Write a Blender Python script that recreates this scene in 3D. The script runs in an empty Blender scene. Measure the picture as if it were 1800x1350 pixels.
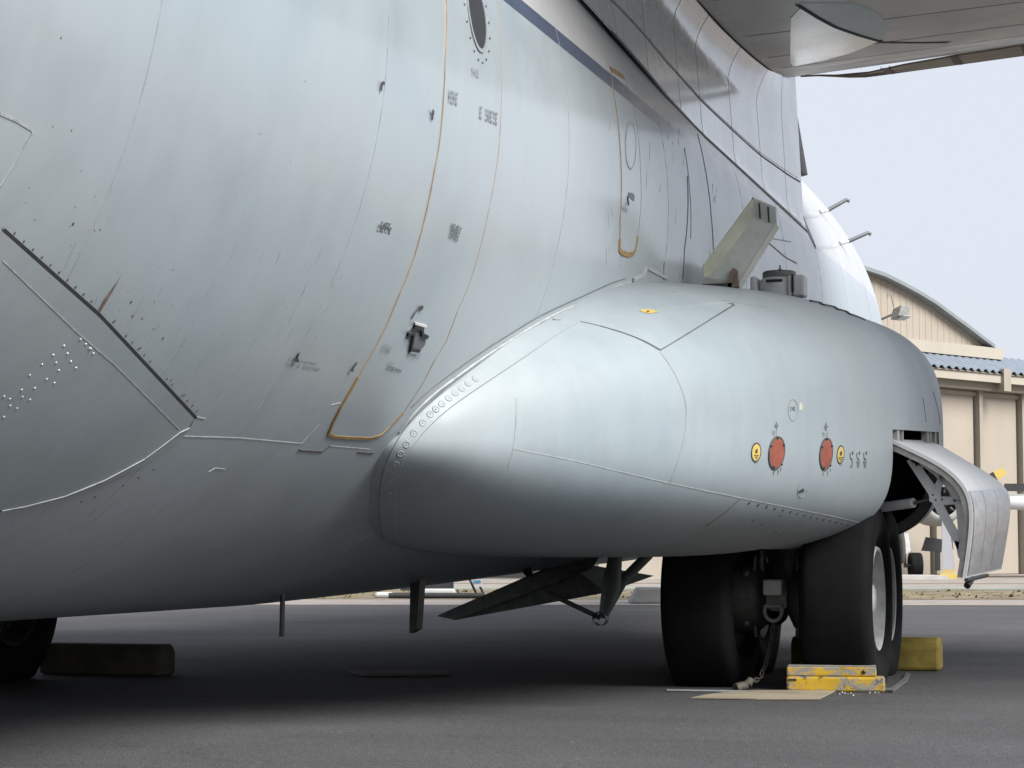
import bpy, bmesh, math, random
from mathutils import Vector as V, Matrix
from mathutils.bvhtree import BVHTree
random.seed(7)
S = bpy.context.scene
COL = S.collection
R_ = math.radians

# ------------------------------------------------------------------ camera
CAM = V((0, 0, .786)); F = 3777.0
YAW, PIT = R_(17.2194), R_(4.3755)
FW = V((-math.sin(YAW)*math.cos(PIT), math.cos(YAW)*math.cos(PIT), math.sin(PIT)))
RT = V((math.cos(YAW), math.sin(YAW), 0)); UP = RT.cross(FW)
GF = V((-math.sin(YAW), math.cos(YAW), 0))
cd = bpy.data.cameras.new('camera'); cam = bpy.data.objects.new('camera', cd); COL.objects.link(cam)
cd.sensor_width = 36; cd.lens = 36*F/1800; cd.clip_end = 4000; cd.clip_start = .05
mw = Matrix((RT, UP, -FW)).transposed().to_4x4(); mw.translation = CAM; cam.matrix_world = mw
S.camera = cam

# ------------------------------------------------------------------ light
SUN_EL, SUN_AZ = R_(41), R_(110)          # azimuth measured from +Y (aft) towards +X (outboard)
w = bpy.data.worlds.new('World'); S.world = w; w.use_nodes = True
nt = w.node_tree; nt.nodes.clear()
sky = nt.nodes.new('ShaderNodeTexSky'); sky.sky_type = 'NISHITA'; sky.sun_disc = False
sky.sun_elevation = SUN_EL; sky.sun_rotation = SUN_AZ; sky.air_density = 1.0; sky.dust_density = 5.0; sky.ozone_density = 1.5
ov = nt.nodes.new('ShaderNodeMixRGB'); ov.blend_type = 'MIX'; ov.inputs[0].default_value = .82
ov.inputs[2].default_value = (8.9, 9.45, 10.5, 1)  # thin even overcast veil
bg = nt.nodes.new('ShaderNodeBackground'); bg.inputs[1].default_value = .064
wo = nt.nodes.new('ShaderNodeOutputWorld')
nt.links.new(sky.outputs[0], ov.inputs[1]); nt.links.new(ov.outputs[0], bg.inputs[0]); nt.links.new(bg.outputs[0], wo.inputs[0])
sl = bpy.data.lights.new('sun', 'SUN'); sl.energy = 4.5; sl.angle = R_(34); sl.color = (1, .975, .94)
so = bpy.data.objects.new('sun', sl); COL.objects.link(so)
sd = V((math.sin(SUN_AZ)*math.cos(SUN_EL), math.cos(SUN_AZ)*math.cos(SUN_EL), math.sin(SUN_EL)))
so.rotation_euler = sd.to_track_quat('Z', 'Y').to_euler(); so.location = (0, 0, 60)
S.view_settings.view_transform = 'Standard'; S.view_settings.look = 'None'
S.view_settings.gamma = 1; S.view_settings.exposure = .62; S.view_settings.use_curve_mapping = False

# ------------------------------------------------------------------ survey helpers (camera measurements of the photographed site)
def ray(px, py): return (FW + RT*((px-900)/F) - UP*((py-675)/F)).normalized()
def at_dep(px, py, d): r = ray(px, py); return CAM + r*(d/r.dot(GF))
def at_ax(px, py, ax, v): r = ray(px, py); return CAM + r*((v-CAM[ax])/r[ax])

# ------------------------------------------------------------------ materials
def new_mat(name):
    m = bpy.data.materials.new(name); m.use_nodes = True; n = m.node_tree.nodes; n.clear()
    o = n.new('ShaderNodeOutputMaterial'); b = n.new('ShaderNodeBsdfPrincipled')
    m.node_tree.links.new(b.outputs[0], o.inputs[0]); return m, n, m.node_tree.links, b
def noise(n, l, co, scale, detail=4, rough=.6, stretch=None):
    t = n.new('ShaderNodeTexNoise'); t.inputs['Scale'].default_value = scale; t.inputs['Detail'].default_value = detail; t.inputs['Roughness'].default_value = rough
    if stretch:
        mp = n.new('ShaderNodeMapping'); mp.inputs['Scale'].default_value = stretch; l.new(co, mp.inputs[0]); l.new(mp.outputs[0], t.inputs[0])
    else: l.new(co, t.inputs[0])
    return t.outputs[0]
def ramp(n, l, f, stops):
    r = n.new('ShaderNodeValToRGB'); l.new(f, r.inputs[0]); e = r.color_ramp.elements
    while len(e) < len(stops): e.new(.5)
    for i, (p, c) in enumerate(stops):
        e[i].position = p; e[i].color = (c, c, c, 1) if not hasattr(c, '__len__') else (*c, 1)
    return r.outputs[0]
def mixc(n, l, f, a, b, mode='MIX'):
    m = n.new('ShaderNodeMixRGB'); m.blend_type = mode
    for i, v in ((0, f), (1, a), (2, b)):
        if hasattr(v, 'is_linked'): l.new(v, m.inputs[i])
        elif i == 0: m.inputs[0].default_value = v
        else: m.inputs[i].default_value = (*v, 1)
    return m.outputs[0]
def mth(n, l, op, a, b=None, clamp=False):
    m = n.new('ShaderNodeMath'); m.operation = op; m.use_clamp = clamp
    for i, v in ((0, a), (1, b)):
        if v is None: continue
        if hasattr(v, 'is_linked'): l.new(v, m.inputs[i])
        else: m.inputs[i].default_value = v
    return m.outputs[0]
def coords(n): return n.new('ShaderNodeTexCoord').outputs['Object']
def bump(n, l, b, h, strength, dist):
    u = n.new('ShaderNodeBump'); u.inputs['Strength'].default_value = strength; u.inputs['Distance'].default_value = dist
    l.new(h, u.inputs['Height']); l.new(u.outputs[0], b.inputs['Normal'])
def plain(name, col, rough=.6, metal=0, var=.15, scale=6, bmp=0, spec=.5, stretch=None):
    col = tuple(c*.74 for c in col)
    m, n, l, b = new_mat(name); co = coords(n)
    f = noise(n, l, co, scale, 5, .65, stretch)
    r = ramp(n, l, f, [(.3, 1-var), (.7, 1+var*.6)])
    l.new(mixc(n, l, 1.0, col, r, 'MULTIPLY'), b.inputs['Base Color'])
    b.inputs['Roughness'].default_value = rough; b.inputs['Metallic'].default_value = metal; b.inputs['Specular IOR Level'].default_value = spec
    if bmp: bump(n, l, b, noise(n, l, co, scale*8, 4), .5, bmp)
    return m
def paint(name, col, rough=.38, stripe=False, streak=.5, waviness=.0015, spec=.5, grime=(.30, .285, .255), coat=0, crough=.2):
    col = tuple(c*.72 for c in col)
    m, n, l, b = new_mat(name); co = coords(n)
    big = noise(n, l, co, .55, 3, .5); mid = noise(n, l, co, 2.6, 6, .65)
    vs = noise(n, l, co, 1.0, 6, .7, (9, 9, .8))
    fine = noise(n, l, co, 45, 3, .6)
    c = col
    if stripe:
        sep = n.new('ShaderNodeSeparateXYZ'); l.new(co, sep.inputs[0]); z = sep.outputs[2]; y = sep.outputs[1]
        up = mth(n, l, 'GREATER_THAN', z, 3.17)
        c = mixc(n, l, up, col, (.46, .465, .47))
        band = mth(n, l, 'MULTIPLY', mth(n, l, 'GREATER_THAN', z, 3.088), mth(n, l, 'LESS_THAN', z, 3.172))
        yn = mth(n, l, 'ADD', y, mth(n, l, 'MULTIPLY', noise(n, l, co, 3, 5, .7, (1, 1, 8)), 1.2))
        fade = ramp(n, l, mth(n, l, 'DIVIDE', mth(n, l, 'SUBTRACT', yn, 11.0), 1.6, True), [(0, (.055, .075, .125)), (1, (.35, .37, .42))])
        c = mixc(n, l, band, c, fade)
    c = mixc(n, l, 1.0, c, ramp(n, l, big, [(.32, (.90, .95, .975)), (.5, (.985, 1.0, 1.0)), (.68, (1.05, 1.03, 1.01))]), 'MULTIPLY')
    c = mixc(n, l, 1.0, c, ramp(n, l, mid, [(.25, .90), (.5, .985), (.8, 1.03)]), 'MULTIPLY')
    c = mixc(n, l, 1.0, c, ramp(n, l, vs, [(.25, 1-.16*streak), (.6, 1.0)]), 'MULTIPLY')
    spots = ramp(n, l, noise(n, l, co, 7, 8, .75), [(.66, 0), (.80, .5)])
    c = mixc(n, l, mth(n, l, 'MULTIPLY', spots, streak), c, grime)
    l.new(c, b.inputs['Base Color'])
    l.new(ramp(n, l, mid, [(.3, rough-.06), (.7, rough+.12)]), b.inputs['Roughness'])
    b.inputs['Specular IOR Level'].default_value = spec; b.inputs['Coat Weight'].default_value = coat; b.inputs['Coat Roughness'].default_value = crough
    h = mth(n, l, 'ADD', mth(n, l, 'MULTIPLY', noise(n, l, co, 1.5, 2, .5), 1.0), mth(n, l, 'MULTIPLY', fine, .012))
    bump(n, l, b, h, .6, waviness*4)
    if coat: l.new(b.inputs['Normal'].links[0].from_socket, b.inputs['Coat Normal'])
    return m
M = {}
M['skin'] = paint('fuselage_paint', (.442, .503, .540), .38, True, .3, .0022, coat=.7, crough=.17)
M['lower'] = paint('lower_skin_paint', (.39, .44, .462), .40, False, .5)
M['pod'] = paint('pod_paint', (.392, .446, .477), .52, False, .4, .0020, spec=.28, coat=.15, crough=.25)
M['fair'] = paint('fairing_paint', (.68, .71, .735), .24, False, .8, .0004, coat=1, crough=.13)
M['wing'] = paint('wing_underside_paint', (.90, .85, .80), .32, False, .8)
M['wingw'] = paint('wing_root_paint', (.85, .86, .87), .2, False, .5, .0004, coat=1)
M['wingg'] = paint('wing_patch_paint', (.80, .88, .90), .35, False, .6)
M['rib'] = plain('bright_rib_paint', (1.0, 1.0, .98), .4, 0, .1, 9)
M['white'] = plain('white_paint', (.74, .75, .75), .4, 0, .12, 9)
M['strip'] = plain('pale_sealant', (.49, .52, .53), .6, 0, .3, 25)
M['orange'] = plain('orange_door_seal', (.36, .23, .09), .6, 0, .35, 18)
M['peach'] = plain('faded_orange_outline', (.43, .33, .235), .6, 0, .25, 18)
M['dark'] = plain('dark_gap', (.035, .036, .04), .7, 0, .3, 20)
M['seam'] = plain('grey_seam', (.16, .165, .17), .6, 0, .4, 12)
M['seamlt'] = plain('faint_seam', (.36, .39, .41), .5, 0, .3, 12)
M['ink'] = plain('stencil_ink', (.07, .075, .085), .6, 0, .4, 30)
M['inkpale'] = plain('worn_stencil_ink', (.30, .33, .35), .6, 0, .3, 30)
M['rust'] = plain('brown_stain', (.20, .15, .11), .7, 0, .5, 22)
M['rivdark'] = plain('dark_fastener', (.13, .12, .11), .6, 0, .5, 22)
M['rivet'] = plain('bare_fastener', (.60, .63, .64), .4, .3, .25, 22)
M['glass'] = plain('window_glass', (.055, .06, .07), .12, 0, .1, 4)
M['red'] = plain('red_cover', (.34, .095, .06), .6, 0, .3, 14)
M['yellow'] = plain('yellow_placard', (.74, .55, .14), .5, 0, .15, 14)
M['grey'] = plain('handle_grey', (.16, .17, .19), .5, 0, .15, 14)
M['bare'] = plain('bare_aluminium', (.62, .63, .65), .33, .55, .25, 3, 0, .5, (1, 1, 6))
M['primer'] = plain('zinc_primer', (.62, .63, .50), .55, 0, .25, 5)
M['olive'] = plain('grey_green_primer', (.40, .42, .39), .5, 0, .2, 5)
M['rubber'] = plain('tyre_rubber', (.008, .008, .009), .85, 0, .4, 7, .001, .2)
M['rim'] = plain('wheel_rim_paint', (.55, .55, .53), .45, 0, .25, 9)
M['steel'] = plain('oily_steel', (.12, .115, .105), .45, .5, .4, 16)
M['hatchgrey'] = plain('hatch_grey_paint', (.60, .62, .57), .5, 0, .2, 6)
M['valve'] = plain('pale_valve_paint', (.98, 1.0, .96), .5, 0, .2, 8)
M['gearpaint'] = plain('gear_leg_paint', (.30, .30, .28), .5, 0, .4, 12)
M['darkmetal'] = plain('dark_brake_metal', (.07, .068, .065), .6, .2, .4, 16)  # darker metal tone for the brake drums
M['shaderim'] = plain('shade_darkened_rim_paint', (.03, .03, .03), .8, 0, .3, 9)  # shade under the belly put into the far gear's rim colour
M['chain'] = plain('rusty_chain', (.13, .11, .085), .7, .2, .4, 40)

# ------------------------------------------------------------------ object helpers
def tag(o, label=None, cat=None, group=None, kind=None):
    for k, v in (('label', label), ('category', cat), ('group', group), ('kind', kind)):
        if v: o[k] = v
    return o
def link(o, parent=None):
    COL.objects.link(o)
    if parent is not None:
        o.parent = parent; o.matrix_parent_inverse = PINV(parent)
    return o
def world_of(o):
    m = o.matrix_basis.copy()
    if o.parent: m = world_of(o.parent) @ o.matrix_parent_inverse @ m
    return m
def PINV(p): return world_of(p).inverted()
def empty(name, loc, parent=None, rz=0):
    o = bpy.data.objects.new(name, None); o.empty_display_size = .2; o.location = loc; o.rotation_euler.z = rz
    return link(o, parent)
class MB:
    def __init__(s): s.v = []; s.f = []; s.sm = []
    def add(s, vs, fs, smooth=False):
        b = len(s.v); s.v += [tuple(q) for q in vs]
        for f in fs: s.f.append([b+i for i in f]); s.sm.append(smooth)
        return s
    def hexa(s, p):      # 8 corners: bottom loop then top loop
        return s.add(p, [(3, 2, 1, 0), (4, 5, 6, 7), (0, 1, 5, 4), (1, 2, 6, 5), (2, 3, 7, 6), (3, 0, 4, 7)])
    def box(s, c, x, y, z):   # centre and half-axis vectors
        c, x, y, z = V(c), V(x), V(y), V(z)
        return s.hexa([c-x-y-z, c+x-y-z, c+x+y-z, c-x+y-z, c-x-y+z, c+x-y+z, c+x+y+z, c-x+y+z])
    def prism(s, poly, ext):
        n = len(poly); ext = V(ext); a = [V(q) for q in poly]
        return s.add(a+[q+ext for q in a], [list(range(n))[::-1], list(range(n, 2*n))]+[(i, (i+1) % n, n+(i+1) % n, n+i) for i in range(n)])
    def tube(s, pts, r, n=8, cap=True):
        pts = [V(q) for q in pts]; rs = r if hasattr(r, '__len__') else [r]*len(pts)
        rings = []; ref = None
        for i, q in enumerate(pts):
            d = (pts[min(i+1, len(pts)-1)]-pts[max(i-1, 0)]).normalized()
            if ref is None: ref = d.orthogonal().normalized()
            ref = (ref - d*ref.dot(d)).normalized(); b = d.cross(ref)
            rings.append([q + (ref*math.cos(t*2*math.pi/n)+b*math.sin(t*2*math.pi/n))*rs[i] for t in range(n)])
        vs = [p for g in rings for p in g]; fs = []
        for i in range(len(pts)-1):
            for t in range(n): fs.append((i*n+t, i*n+(t+1) % n, (i+1)*n+(t+1) % n, (i+1)*n+t))
        s.add(vs, fs, True)
        if cap: s.add(rings[0], [list(range(n))[::-1]]); s.add(rings[-1], [list(range(n))])
        return s
    def lathe(s, o, ax, prof, n=40, smooth=True, close=False):   # prof = [(radius, height along ax)]
        o, ax = V(o), V(ax).normalized(); u = ax.orthogonal().normalized(); w_ = ax.cross(u)
        vs = [o+ax*h+(u*math.cos(2*math.pi*t/n)+w_*math.sin(2*math.pi*t/n))*r for r, h in prof for t in range(n)]
        k = len(prof); fs = [(i*n+t, i*n+(t+1) % n, (i+1)*n+(t+1) % n, (i+1)*n+t) for i in range(k-1) for t in range(n)]
        if close: fs += [((k-1)*n+t, (k-1)*n+(t+1) % n, (t+1) % n, t) for t in range(n)]
        return s.add(vs, fs, smooth)
    def dome(s, c, nrm, r, h, n=6):
        c, nrm = V(c), V(nrm).normalized(); u = nrm.orthogonal().normalized(); w_ = nrm.cross(u)
        a = [c+(u*math.cos(2*math.pi*t/n)+w_*math.sin(2*math.pi*t/n))*r for t in range(n)]
        b = [c+nrm*h+(u*math.cos(2*math.pi*t/n)+w_*math.sin(2*math.pi*t/n))*r*.55 for t in range(n)]
        return s.add(a+b, [(t, (t+1) % n, n+(t+1) % n, n+t) for t in range(n)]+[list(range(n, 2*n))])
    def build(s, name, mat, parent=None, sharp=None, normals=False):
        me = bpy.data.meshes.new(name); me.from_pydata(s.v, [], s.f); me.update()
        me.polygons.foreach_set('use_smooth', s.sm)
        if normals:
            bm = bmesh.new(); bm.from_mesh(me); bmesh.ops.recalc_face_normals(bm, faces=bm.faces); bm.to_mesh(me); bm.free()
        if sharp: me.set_sharp_from_angle(angle=R_(sharp))
        me.materials.append(mat); o = bpy.data.objects.new(name, me); return link(o, parent)
def bevel(o, wd=.01, seg=2):
    m = o.modifiers.new('bevel', 'BEVEL'); m.width = wd; m.segments = seg; m.limit_method = 'ANGLE'; return o
def lerp1(tab, x):
    if x <= tab[0][0]: return tab[0][1]
    for (a, b), (c, d) in zip(tab, tab[1:]):
        if x <= c:
            return b+(d-b)*(x-a)/(c-a)
    return tab[-1][1]
def smooth_tab(tab, x):         # Catmull-Rom through the table
    if x <= tab[0][0]: return tab[0][1]
    if x >= tab[-1][0]: return tab[-1][1]
    for i in range(len(tab)-1):
        x0, y0 = tab[i]; x1, y1 = tab[i+1]
        if x <= x1:
            def sl(j):
                if j <= 0 or j >= len(tab)-1:
                    a, b = (0, 1) if j <= 0 else (len(tab)-2, len(tab)-1)
                    return (tab[b][1]-tab[a][1])/(tab[b][0]-tab[a][0])
                return (tab[j+1][1]-tab[j-1][1])/(tab[j+1][0]-tab[j-1][0])
            h = x1-x0; t = (x-x0)/h; m0, m1 = sl(i)*h, sl(i+1)*h
            return (2*t**3-3*t*t+1)*y0+(t**3-2*t*t+t)*m0+(-2*t**3+3*t*t)*y1+(t**3-t*t)*m1
def sstep(a, b, x): t = min(1, max(0, (x-a)/(b-a))); return t*t*(3-2*t)

# ================================================================== GROUND AND SITE
def ground_mat():
    m, n, l, b = new_mat('worn_asphalt'); co = coords(n)
    fine = noise(n, l, co, 140, 2, .8); mid = noise(n, l, co, 26, 6, .8); big = noise(n, l, co, .42, 5, .6)
    c = ramp(n, l, fine, [(.30, (.025, .0247, .026)), (.50, (.058, .0567, .060)), (.66, (.172, .170, .175))])
    c = mixc(n, l, 1.0, c, ramp(n, l, mid, [(.30, .62), (.50, 1.0), (.70, 1.35)]), 'MULTIPLY')
    c = mixc(n, l, 1.0, c, ramp(n, l, big, [(.3, .78), (.7, 1.14)]), 'MULTIPLY')
    c = mixc(n, l, 1.0, c, ramp(n, l, noise(n, l, co, .8, 5, .6, (.35, 1.5, 1)), [(.35, .88), (.6, 1.05)]), 'MULTIPLY')
    st = ramp(n, l, noise(n, l, co, 1.3, 7, .75), [(.60, 0), (.72, .6)])
    c = mixc(n, l, st, c, (.032, .031, .032))
    vor = n.new('ShaderNodeTexVoronoi'); vor.inputs['Scale'].default_value = 26; l.new(co, vor.inputs[0])
    sp = mth(n, l, 'MULTIPLY', ramp(n, l, vor.outputs['Distance'], [(.10, 1), (.16, 0)]), ramp(n, l, noise(n, l, co, 3.1, 5, .8), [(.5, 0), (.62, .8)]))
    c = mixc(n, l, sp, c, (.30, .29, .275))
    dk = n.new('ShaderNodeTexVoronoi'); dk.inputs['Scale'].default_value = 19; l.new(co, dk.inputs[0])
    c = mixc(n, l, ramp(n, l, dk.outputs['Distance'], [(.10, .85), (.17, 0)]), c, (.022, .022, .023))
    wob = n.new('ShaderNodeVectorMath'); wob.operation = 'ADD'; l.new(co, wob.inputs[0])
    wn = n.new('ShaderNodeTexNoise'); wn.inputs['Scale'].default_value = 1.6; wn.inputs['Detail'].default_value = 6; l.new(co, wn.inputs[0]); l.new(wn.outputs['Color'], wob.inputs[1])
    cr_ = n.new('ShaderNodeTexVoronoi'); cr_.feature = 'DISTANCE_TO_EDGE'; cr_.inputs['Scale'].default_value = .22; l.new(wob.outputs[0], cr_.inputs[0])
    crack = ramp(n, l, cr_.outputs['Distance'], [(.0015, 1), (.0045, 0)])
    c = mixc(n, l, mth(n, l, 'MULTIPLY', crack, .25), c, (.018, .018, .018))
    l.new(c, b.inputs['Base Color']); b.inputs['Roughness'].default_value = .85; b.inputs['Specular IOR Level'].default_value = .3
    bump(n, l, b, mth(n, l, 'SUBTRACT', mth(n, l, 'ADD', mth(n, l, 'MULTIPLY', fine, .5), mid), mth(n, l, 'MULTIPLY', crack, .3)), .9, .006); return m
def band(name, d0, d1, z, mat, skew=0.0, x0=-400, x1=400, h=None):
    a = [GF*d+RT*x for d, x in ((d0+x0*skew, x0), (d0+x1*skew, x1), (d1+x1*skew, x1), (d1+x0*skew, x0))]
    mb = MB()
    if h: mb.prism([V((p.x, p.y, z)) for p in a], (0, 0, h))
    else: mb.add([(p.x, p.y, z) for p in a], [(0, 1, 2, 3)])
    return tag(mb.build(name, mat), kind='structure')
M['asphalt'] = ground_mat()
mb = MB(); mb.add([(-900, -900, 0), (900, -900, 0), (900, 900, 0), (-900, 900, 0)], [(0, 1, 2, 3)])
tag(mb.build('asphalt_ground', M['asphalt']), kind='structure')
M['kerbcrete'] = plain('pink_concrete', (.36, .31, .28), .85, 0, .25, 3, .003)
M['dirt'] = plain('dry_dirt_and_grass', (.27, .225, .15), .95, 0, .55, 1.3, .02, .2)
M['paleslab'] = plain('pale_concrete', (.36, .33, .29), .85, 0, .3, 1.5, .003)
SK = -.035
band('concrete_gutter', 30.0, 33.2, .004, M['kerbcrete'], SK)
band('dirt_verge', 33.2, 40.5, .008, M['dirt'], SK)
M['greenline'] = plain('green_ground_line', (.16, .30, .20), .9, 0, .3, 3)
band('pale_path', 40.5, 55.0, .012, M['paleslab'], SK)
band('green_ground_line', 41.0, 41.5, .016, M['greenline'], SK)
M['brownstrip'] = plain('brown_strip', (.27, .20, .14), .9, 0, .4, 2)
band('brown_strip', 47.5, 48.3, .016, M['brownstrip'], SK)
band('concrete_apron', 55.0, 300, .012, M['kerbcrete'], SK)
band('brown_strip', 58.5, 59.4, .017, M['brownstrip'], SK)

# verge tufts (nobody could count them)
mb = MB()
for i in range(1400):
    x = random.uniform(-12, 22); d = random.uniform(33.5, 40)+x*SK; p = GF*d+RT*x; h = random.uniform(.02, .07); a = random.uniform(0, 3.1)
    e = V((math.cos(a), math.sin(a), 0))*random.uniform(.02, .05)
    mb.add([p-e+V((0, 0, .008)), p+e+V((0, 0, .008)), p+V((e.y, e.x, h))], [(0, 1, 2)])
tag(mb.build('dry_grass', plain('dry_grass', (.20, .18, .09), .9, 0, .4, 3)), kind='stuff')

# ================================================================== THE AIRCRAFT
XC, ZC, RF = -4.796, 2.644, 2.16
AC = tag(empty('transport_aircraft', (XC, 12.8, 0)), 'huge parked grey and white military transport aircraft seen close from below its wing', 'aircraft')
TA = [(-9, .4), (-7, 1.2), (-4, 1.85), (-1, 2.12), (1, 2.16), (19.5, 2.16), (21, 2.09), (22, 1.97), (23, 1.83), (25, 1.56), (28, 1.16), (34, .5)]
TL = [(-9, 1.5), (-7, .75), (-4, .25), (-1, .03), (1, 0), (10, 0), (11, .015), (13, .058), (15.5, .13), (19, .24), (22, .65), (26, 1.5), (34, 2.9)]
TT = [(-9, -1.2), (-6, -.6), (-3, -.15), (0, 0), (23, 0), (27, -.12), (34, -.5)]
def fus(Y, t, off=0):
    a, bb, bt = smooth_tab(TA, Y), RF-smooth_tab(TL, Y), RF+smooth_tab(TT, Y)
    zc = ZC
    if bb < .2: zc += .2-bb; bt -= .2-bb; bb = .2
    b = bt if math.sin(t) > 0 else bb
    n = V((math.cos(t)*b, 0, math.sin(t)*a)).normalized()
    return V((XC+a*math.cos(t), Y, zc+b*math.sin(t))) + n*off
def fus_uv(P):
    Y = P.y; a, bb, bt = smooth_tab(TA, Y), RF-smooth_tab(TL, Y), RF+smooth_tab(TT, Y)
    dz = P.z-ZC; return (Y, math.atan2(dz/(bt if dz > 0 else bb), (P.x-XC)/a))
mb = MB(); NT = 144
Ys = [-9+.5*i for i in range(20)]+[1+.25*i for i in range(80)]+[21+.5*i for i in range(27)]
vs = [fus(y, 2*math.pi*k/NT) for y in Ys for k in range(NT)]
fs = [(i*NT+k, i*NT+(k+1) % NT, (i+1)*NT+(k+1) % NT, (i+1)*NT+k) for i in range(len(Ys)-1) for k in range(NT)]
mb.add(vs, fs, True); mb.add(vs[:NT], [list(range(NT))]); mb.add(vs[-NT:], [list(range(NT))[::-1]])
FUS = mb.build('fuselage', M['skin'], AC, normals=True)
BF = BVHTree.FromPolygons([V(q) for q in mb.v], mb.f)

# ---- gear pod
PX = -3.30
TZT = [(8.41, 1.26), (8.6, 1.52), (8.92, 1.72), (9.54, 1.90), (10.2, 2.08), (10.8, 2.19), (12, 2.30), (13.5, 2.365), (15, 2.40), (16.5, 2.3), (18, 2.05), (20, 1.7)]
TZB = [(8.41, 1.21), (8.52, 1.12), (8.75, 1.02), (9.2, .88), (9.9, .79), (11, .745), (12, .735), (14.4, .74), (15.5, .82), (17, 1.02), (18.5, 1.25), (20, 1.55)]
TZC = [(8.41, 1.235), (9, 1.28), (9.8, 1.36), (12, 1.45), (15, 1.5), (20, 1.62)]
TA2 = [(8.41, .0), (8.5, .055), (8.6, .13), (8.9, .33), (9.3, .72), (9.8, 1.23), (10.6, 1.98), (11.4, 2.62), (12.2, 3.165), (13, 3.20), (14.4, 3.20), (15.2, 3.03), (16, 2.56), (17, 1.77), (18, 1.0), (19, .38), (20, .04)]
def pod_a(Y): return math.sqrt(max(2e-4, smooth_tab(TA2, Y)))
def pod_n(Y, up=True): return lerp1([(8.41, 2.1), (8.9, 2.3), (9.8, 2.6), (12, 3.25), (14.4, 3.8)] if up else [(8.41, 2.1), (8.9, 2.3), (9.8, 2.75), (12, 3.8)], Y)
def pod(Y, t, off=0, mir=1):
    def P(Y, t):
        a = pod_a(Y)
        zc = smooth_tab(TZC, Y); b = (smooth_tab(TZT, Y)-zc) if math.sin(t) > 0 else (zc-smooth_tab(TZB, Y))
        c, s_ = math.cos(t), math.sin(t); npw = pod_n(Y, s_ > 0)
        return V((PX+a*math.copysign(abs(c)**(2/npw), c), Y, zc+max(b, .01)*math.copysign(abs(s_)**(2/npw), s_)))
    p = P(Y, t)
    if off:
        e = .01; du = P(Y+e, t)-P(Y-e if Y > 8.45 else Y, t); dv = P(Y, t+e)-P(Y, t-e); n = dv.cross(du).normalized()
        if n.x*math.cos(t)+n.z*math.sin(t) < 0: n = -n
        p = p+n*off
    return p
def pod_uv(P):
    Y = P.y; a = pod_a(Y)
    zc = smooth_tab(TZC, Y); dz = P.z-zc; b = (smooth_tab(TZT, Y)-zc) if dz > 0 else (zc-smooth_tab(TZB, Y)); npw = pod_n(Y, dz > 0)
    u, w_ = (P.x-PX)/a, dz/b
    return (Y, math.atan2(math.copysign(abs(w_)**(npw/2), w_), math.copysign(abs(u)**(npw/2), u)))
BAY0, BAY1 = 12.15, 14.45
def zcut(y): return 1.452+.045*(y-BAY0)
pY = [8.41+.25*(i/12)**2 for i in range(12)]+[8.66+.125*i for i in range(28)]+[BAY0]+[BAY0+.1*i for i in range(1, 23)]+[BAY1]+[14.7+.25*i for i in range(22)]
tl = [R_(-128+228*(k/110)) for k in range(111)]
mb = MB(); vs = [pod(y, t) for y in pY for t in tl]; n_ = len(tl)
# put a clean row of vertices on the cut line of the bay
for i, y in enumerate(pY):
    if BAY0-.01 <= y <= BAY1+.01:
        ks = [k for k in range(n_) if abs(tl[k]) < 1.0]
        k0 = min(ks, key=lambda k: abs(vs[i*n_+k].z-zcut(y))); vs[i*n_+k0] = V((vs[i*n_+k0].x, y, zcut(y)))
fs = []
for i in range(len(pY)-1):
    for k in range(n_-1):
        q = (i*n_+k, i*n_+k+1, (i+1)*n_+k+1, (i+1)*n_+k)
        c = (vs[q[0]]+vs[q[1]]+vs[q[2]]+vs[q[3]])/4
        if BAY0-.001 < c.y < BAY1+.001 and c.z < zcut(c.y): continue
        if 11.6 < c.y < BAY0 and tl[k] < R_(-62): continue
        fs.append(q)
mb.add(vs, fs, True)
POD = mb.build('gear_pod', M['pod'], AC, normals=False)
BP = BVHTree.FromPolygons([V(q) for q in mb.v], mb.f)
mm = MB(); mm.add([V((2*XC-p.x, p.y, p.z)) for p in vs], [f[::-1] for f in fs], True)
POD2 = mm.build('gear_pod', M['pod'], AC)
def onf(px, py): r = BF.ray_cast(CAM, ray(px, py)); return r[0]
def onp(px, py): r = BP.ray_cast(CAM, ray(px, py)); return r[0]
def fuv(px, py): p = onf(px, py); return fus_uv(p) if p else None
def puv(px, py): p = onp(px, py); return pod_uv(p) if p else None

# bay lining: front frame, rear bulkhead, roof lip
def bay_ring(y, t0, t1, inset, name, mat, depth):
    mb = MB(); ts = [t0+(t1-t0)*k/40 for k in range(41)]
    o = [pod(y, t, -.006) for t in ts]; i_ = [pod(y, t, -inset) for t in ts]
    for k in range(40):
        mb.add([o[k], o[k+1], i_[k+1], i_[k]], [(0, 1, 2, 3)]); d = V((0, depth, 0))
        mb.add([i_[k], i_[k+1], i_[k+1]+d, i_[k]+d], [(0, 1, 2, 3)])
    return mb.build(name, mat, POD)
bay_ring(BAY0-.004, R_(-60), R_(8), .06, 'bay_frame', M['olive'], -.05)
bay_ring(BAY1+.004, R_(-100), R_(8), .07, 'bay_frame', M['olive'], .05)
mb = MB(); ts = [R_(-110+200*k/40) for k in range(41)]
mb.add([pod(14.9, t, -.03) for t in ts]+[V((-3.4, 14.9, 1.5))], [(k, k+1, 41) for k in range(40)])
mb.build('bay_bulkhead', M['dark'], POD)
mb = MB(); ts = [R_(-60+140*k/30) for k in range(31)]
mb.add([pod(11.55, t, -.03) for t in ts]+[V((-3.4, 11.55, 1.5))], [(k, k+1, 31) for k in range(30)])
mb.build('bay_bulkhead', M['dark'], POD)
mb = MB()   # hinge longeron and posts in the slot above the gear door
y_ = [BAY0+.05+(BAY1-BAY0-.1)*k/12 for k in range(13)]
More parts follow.
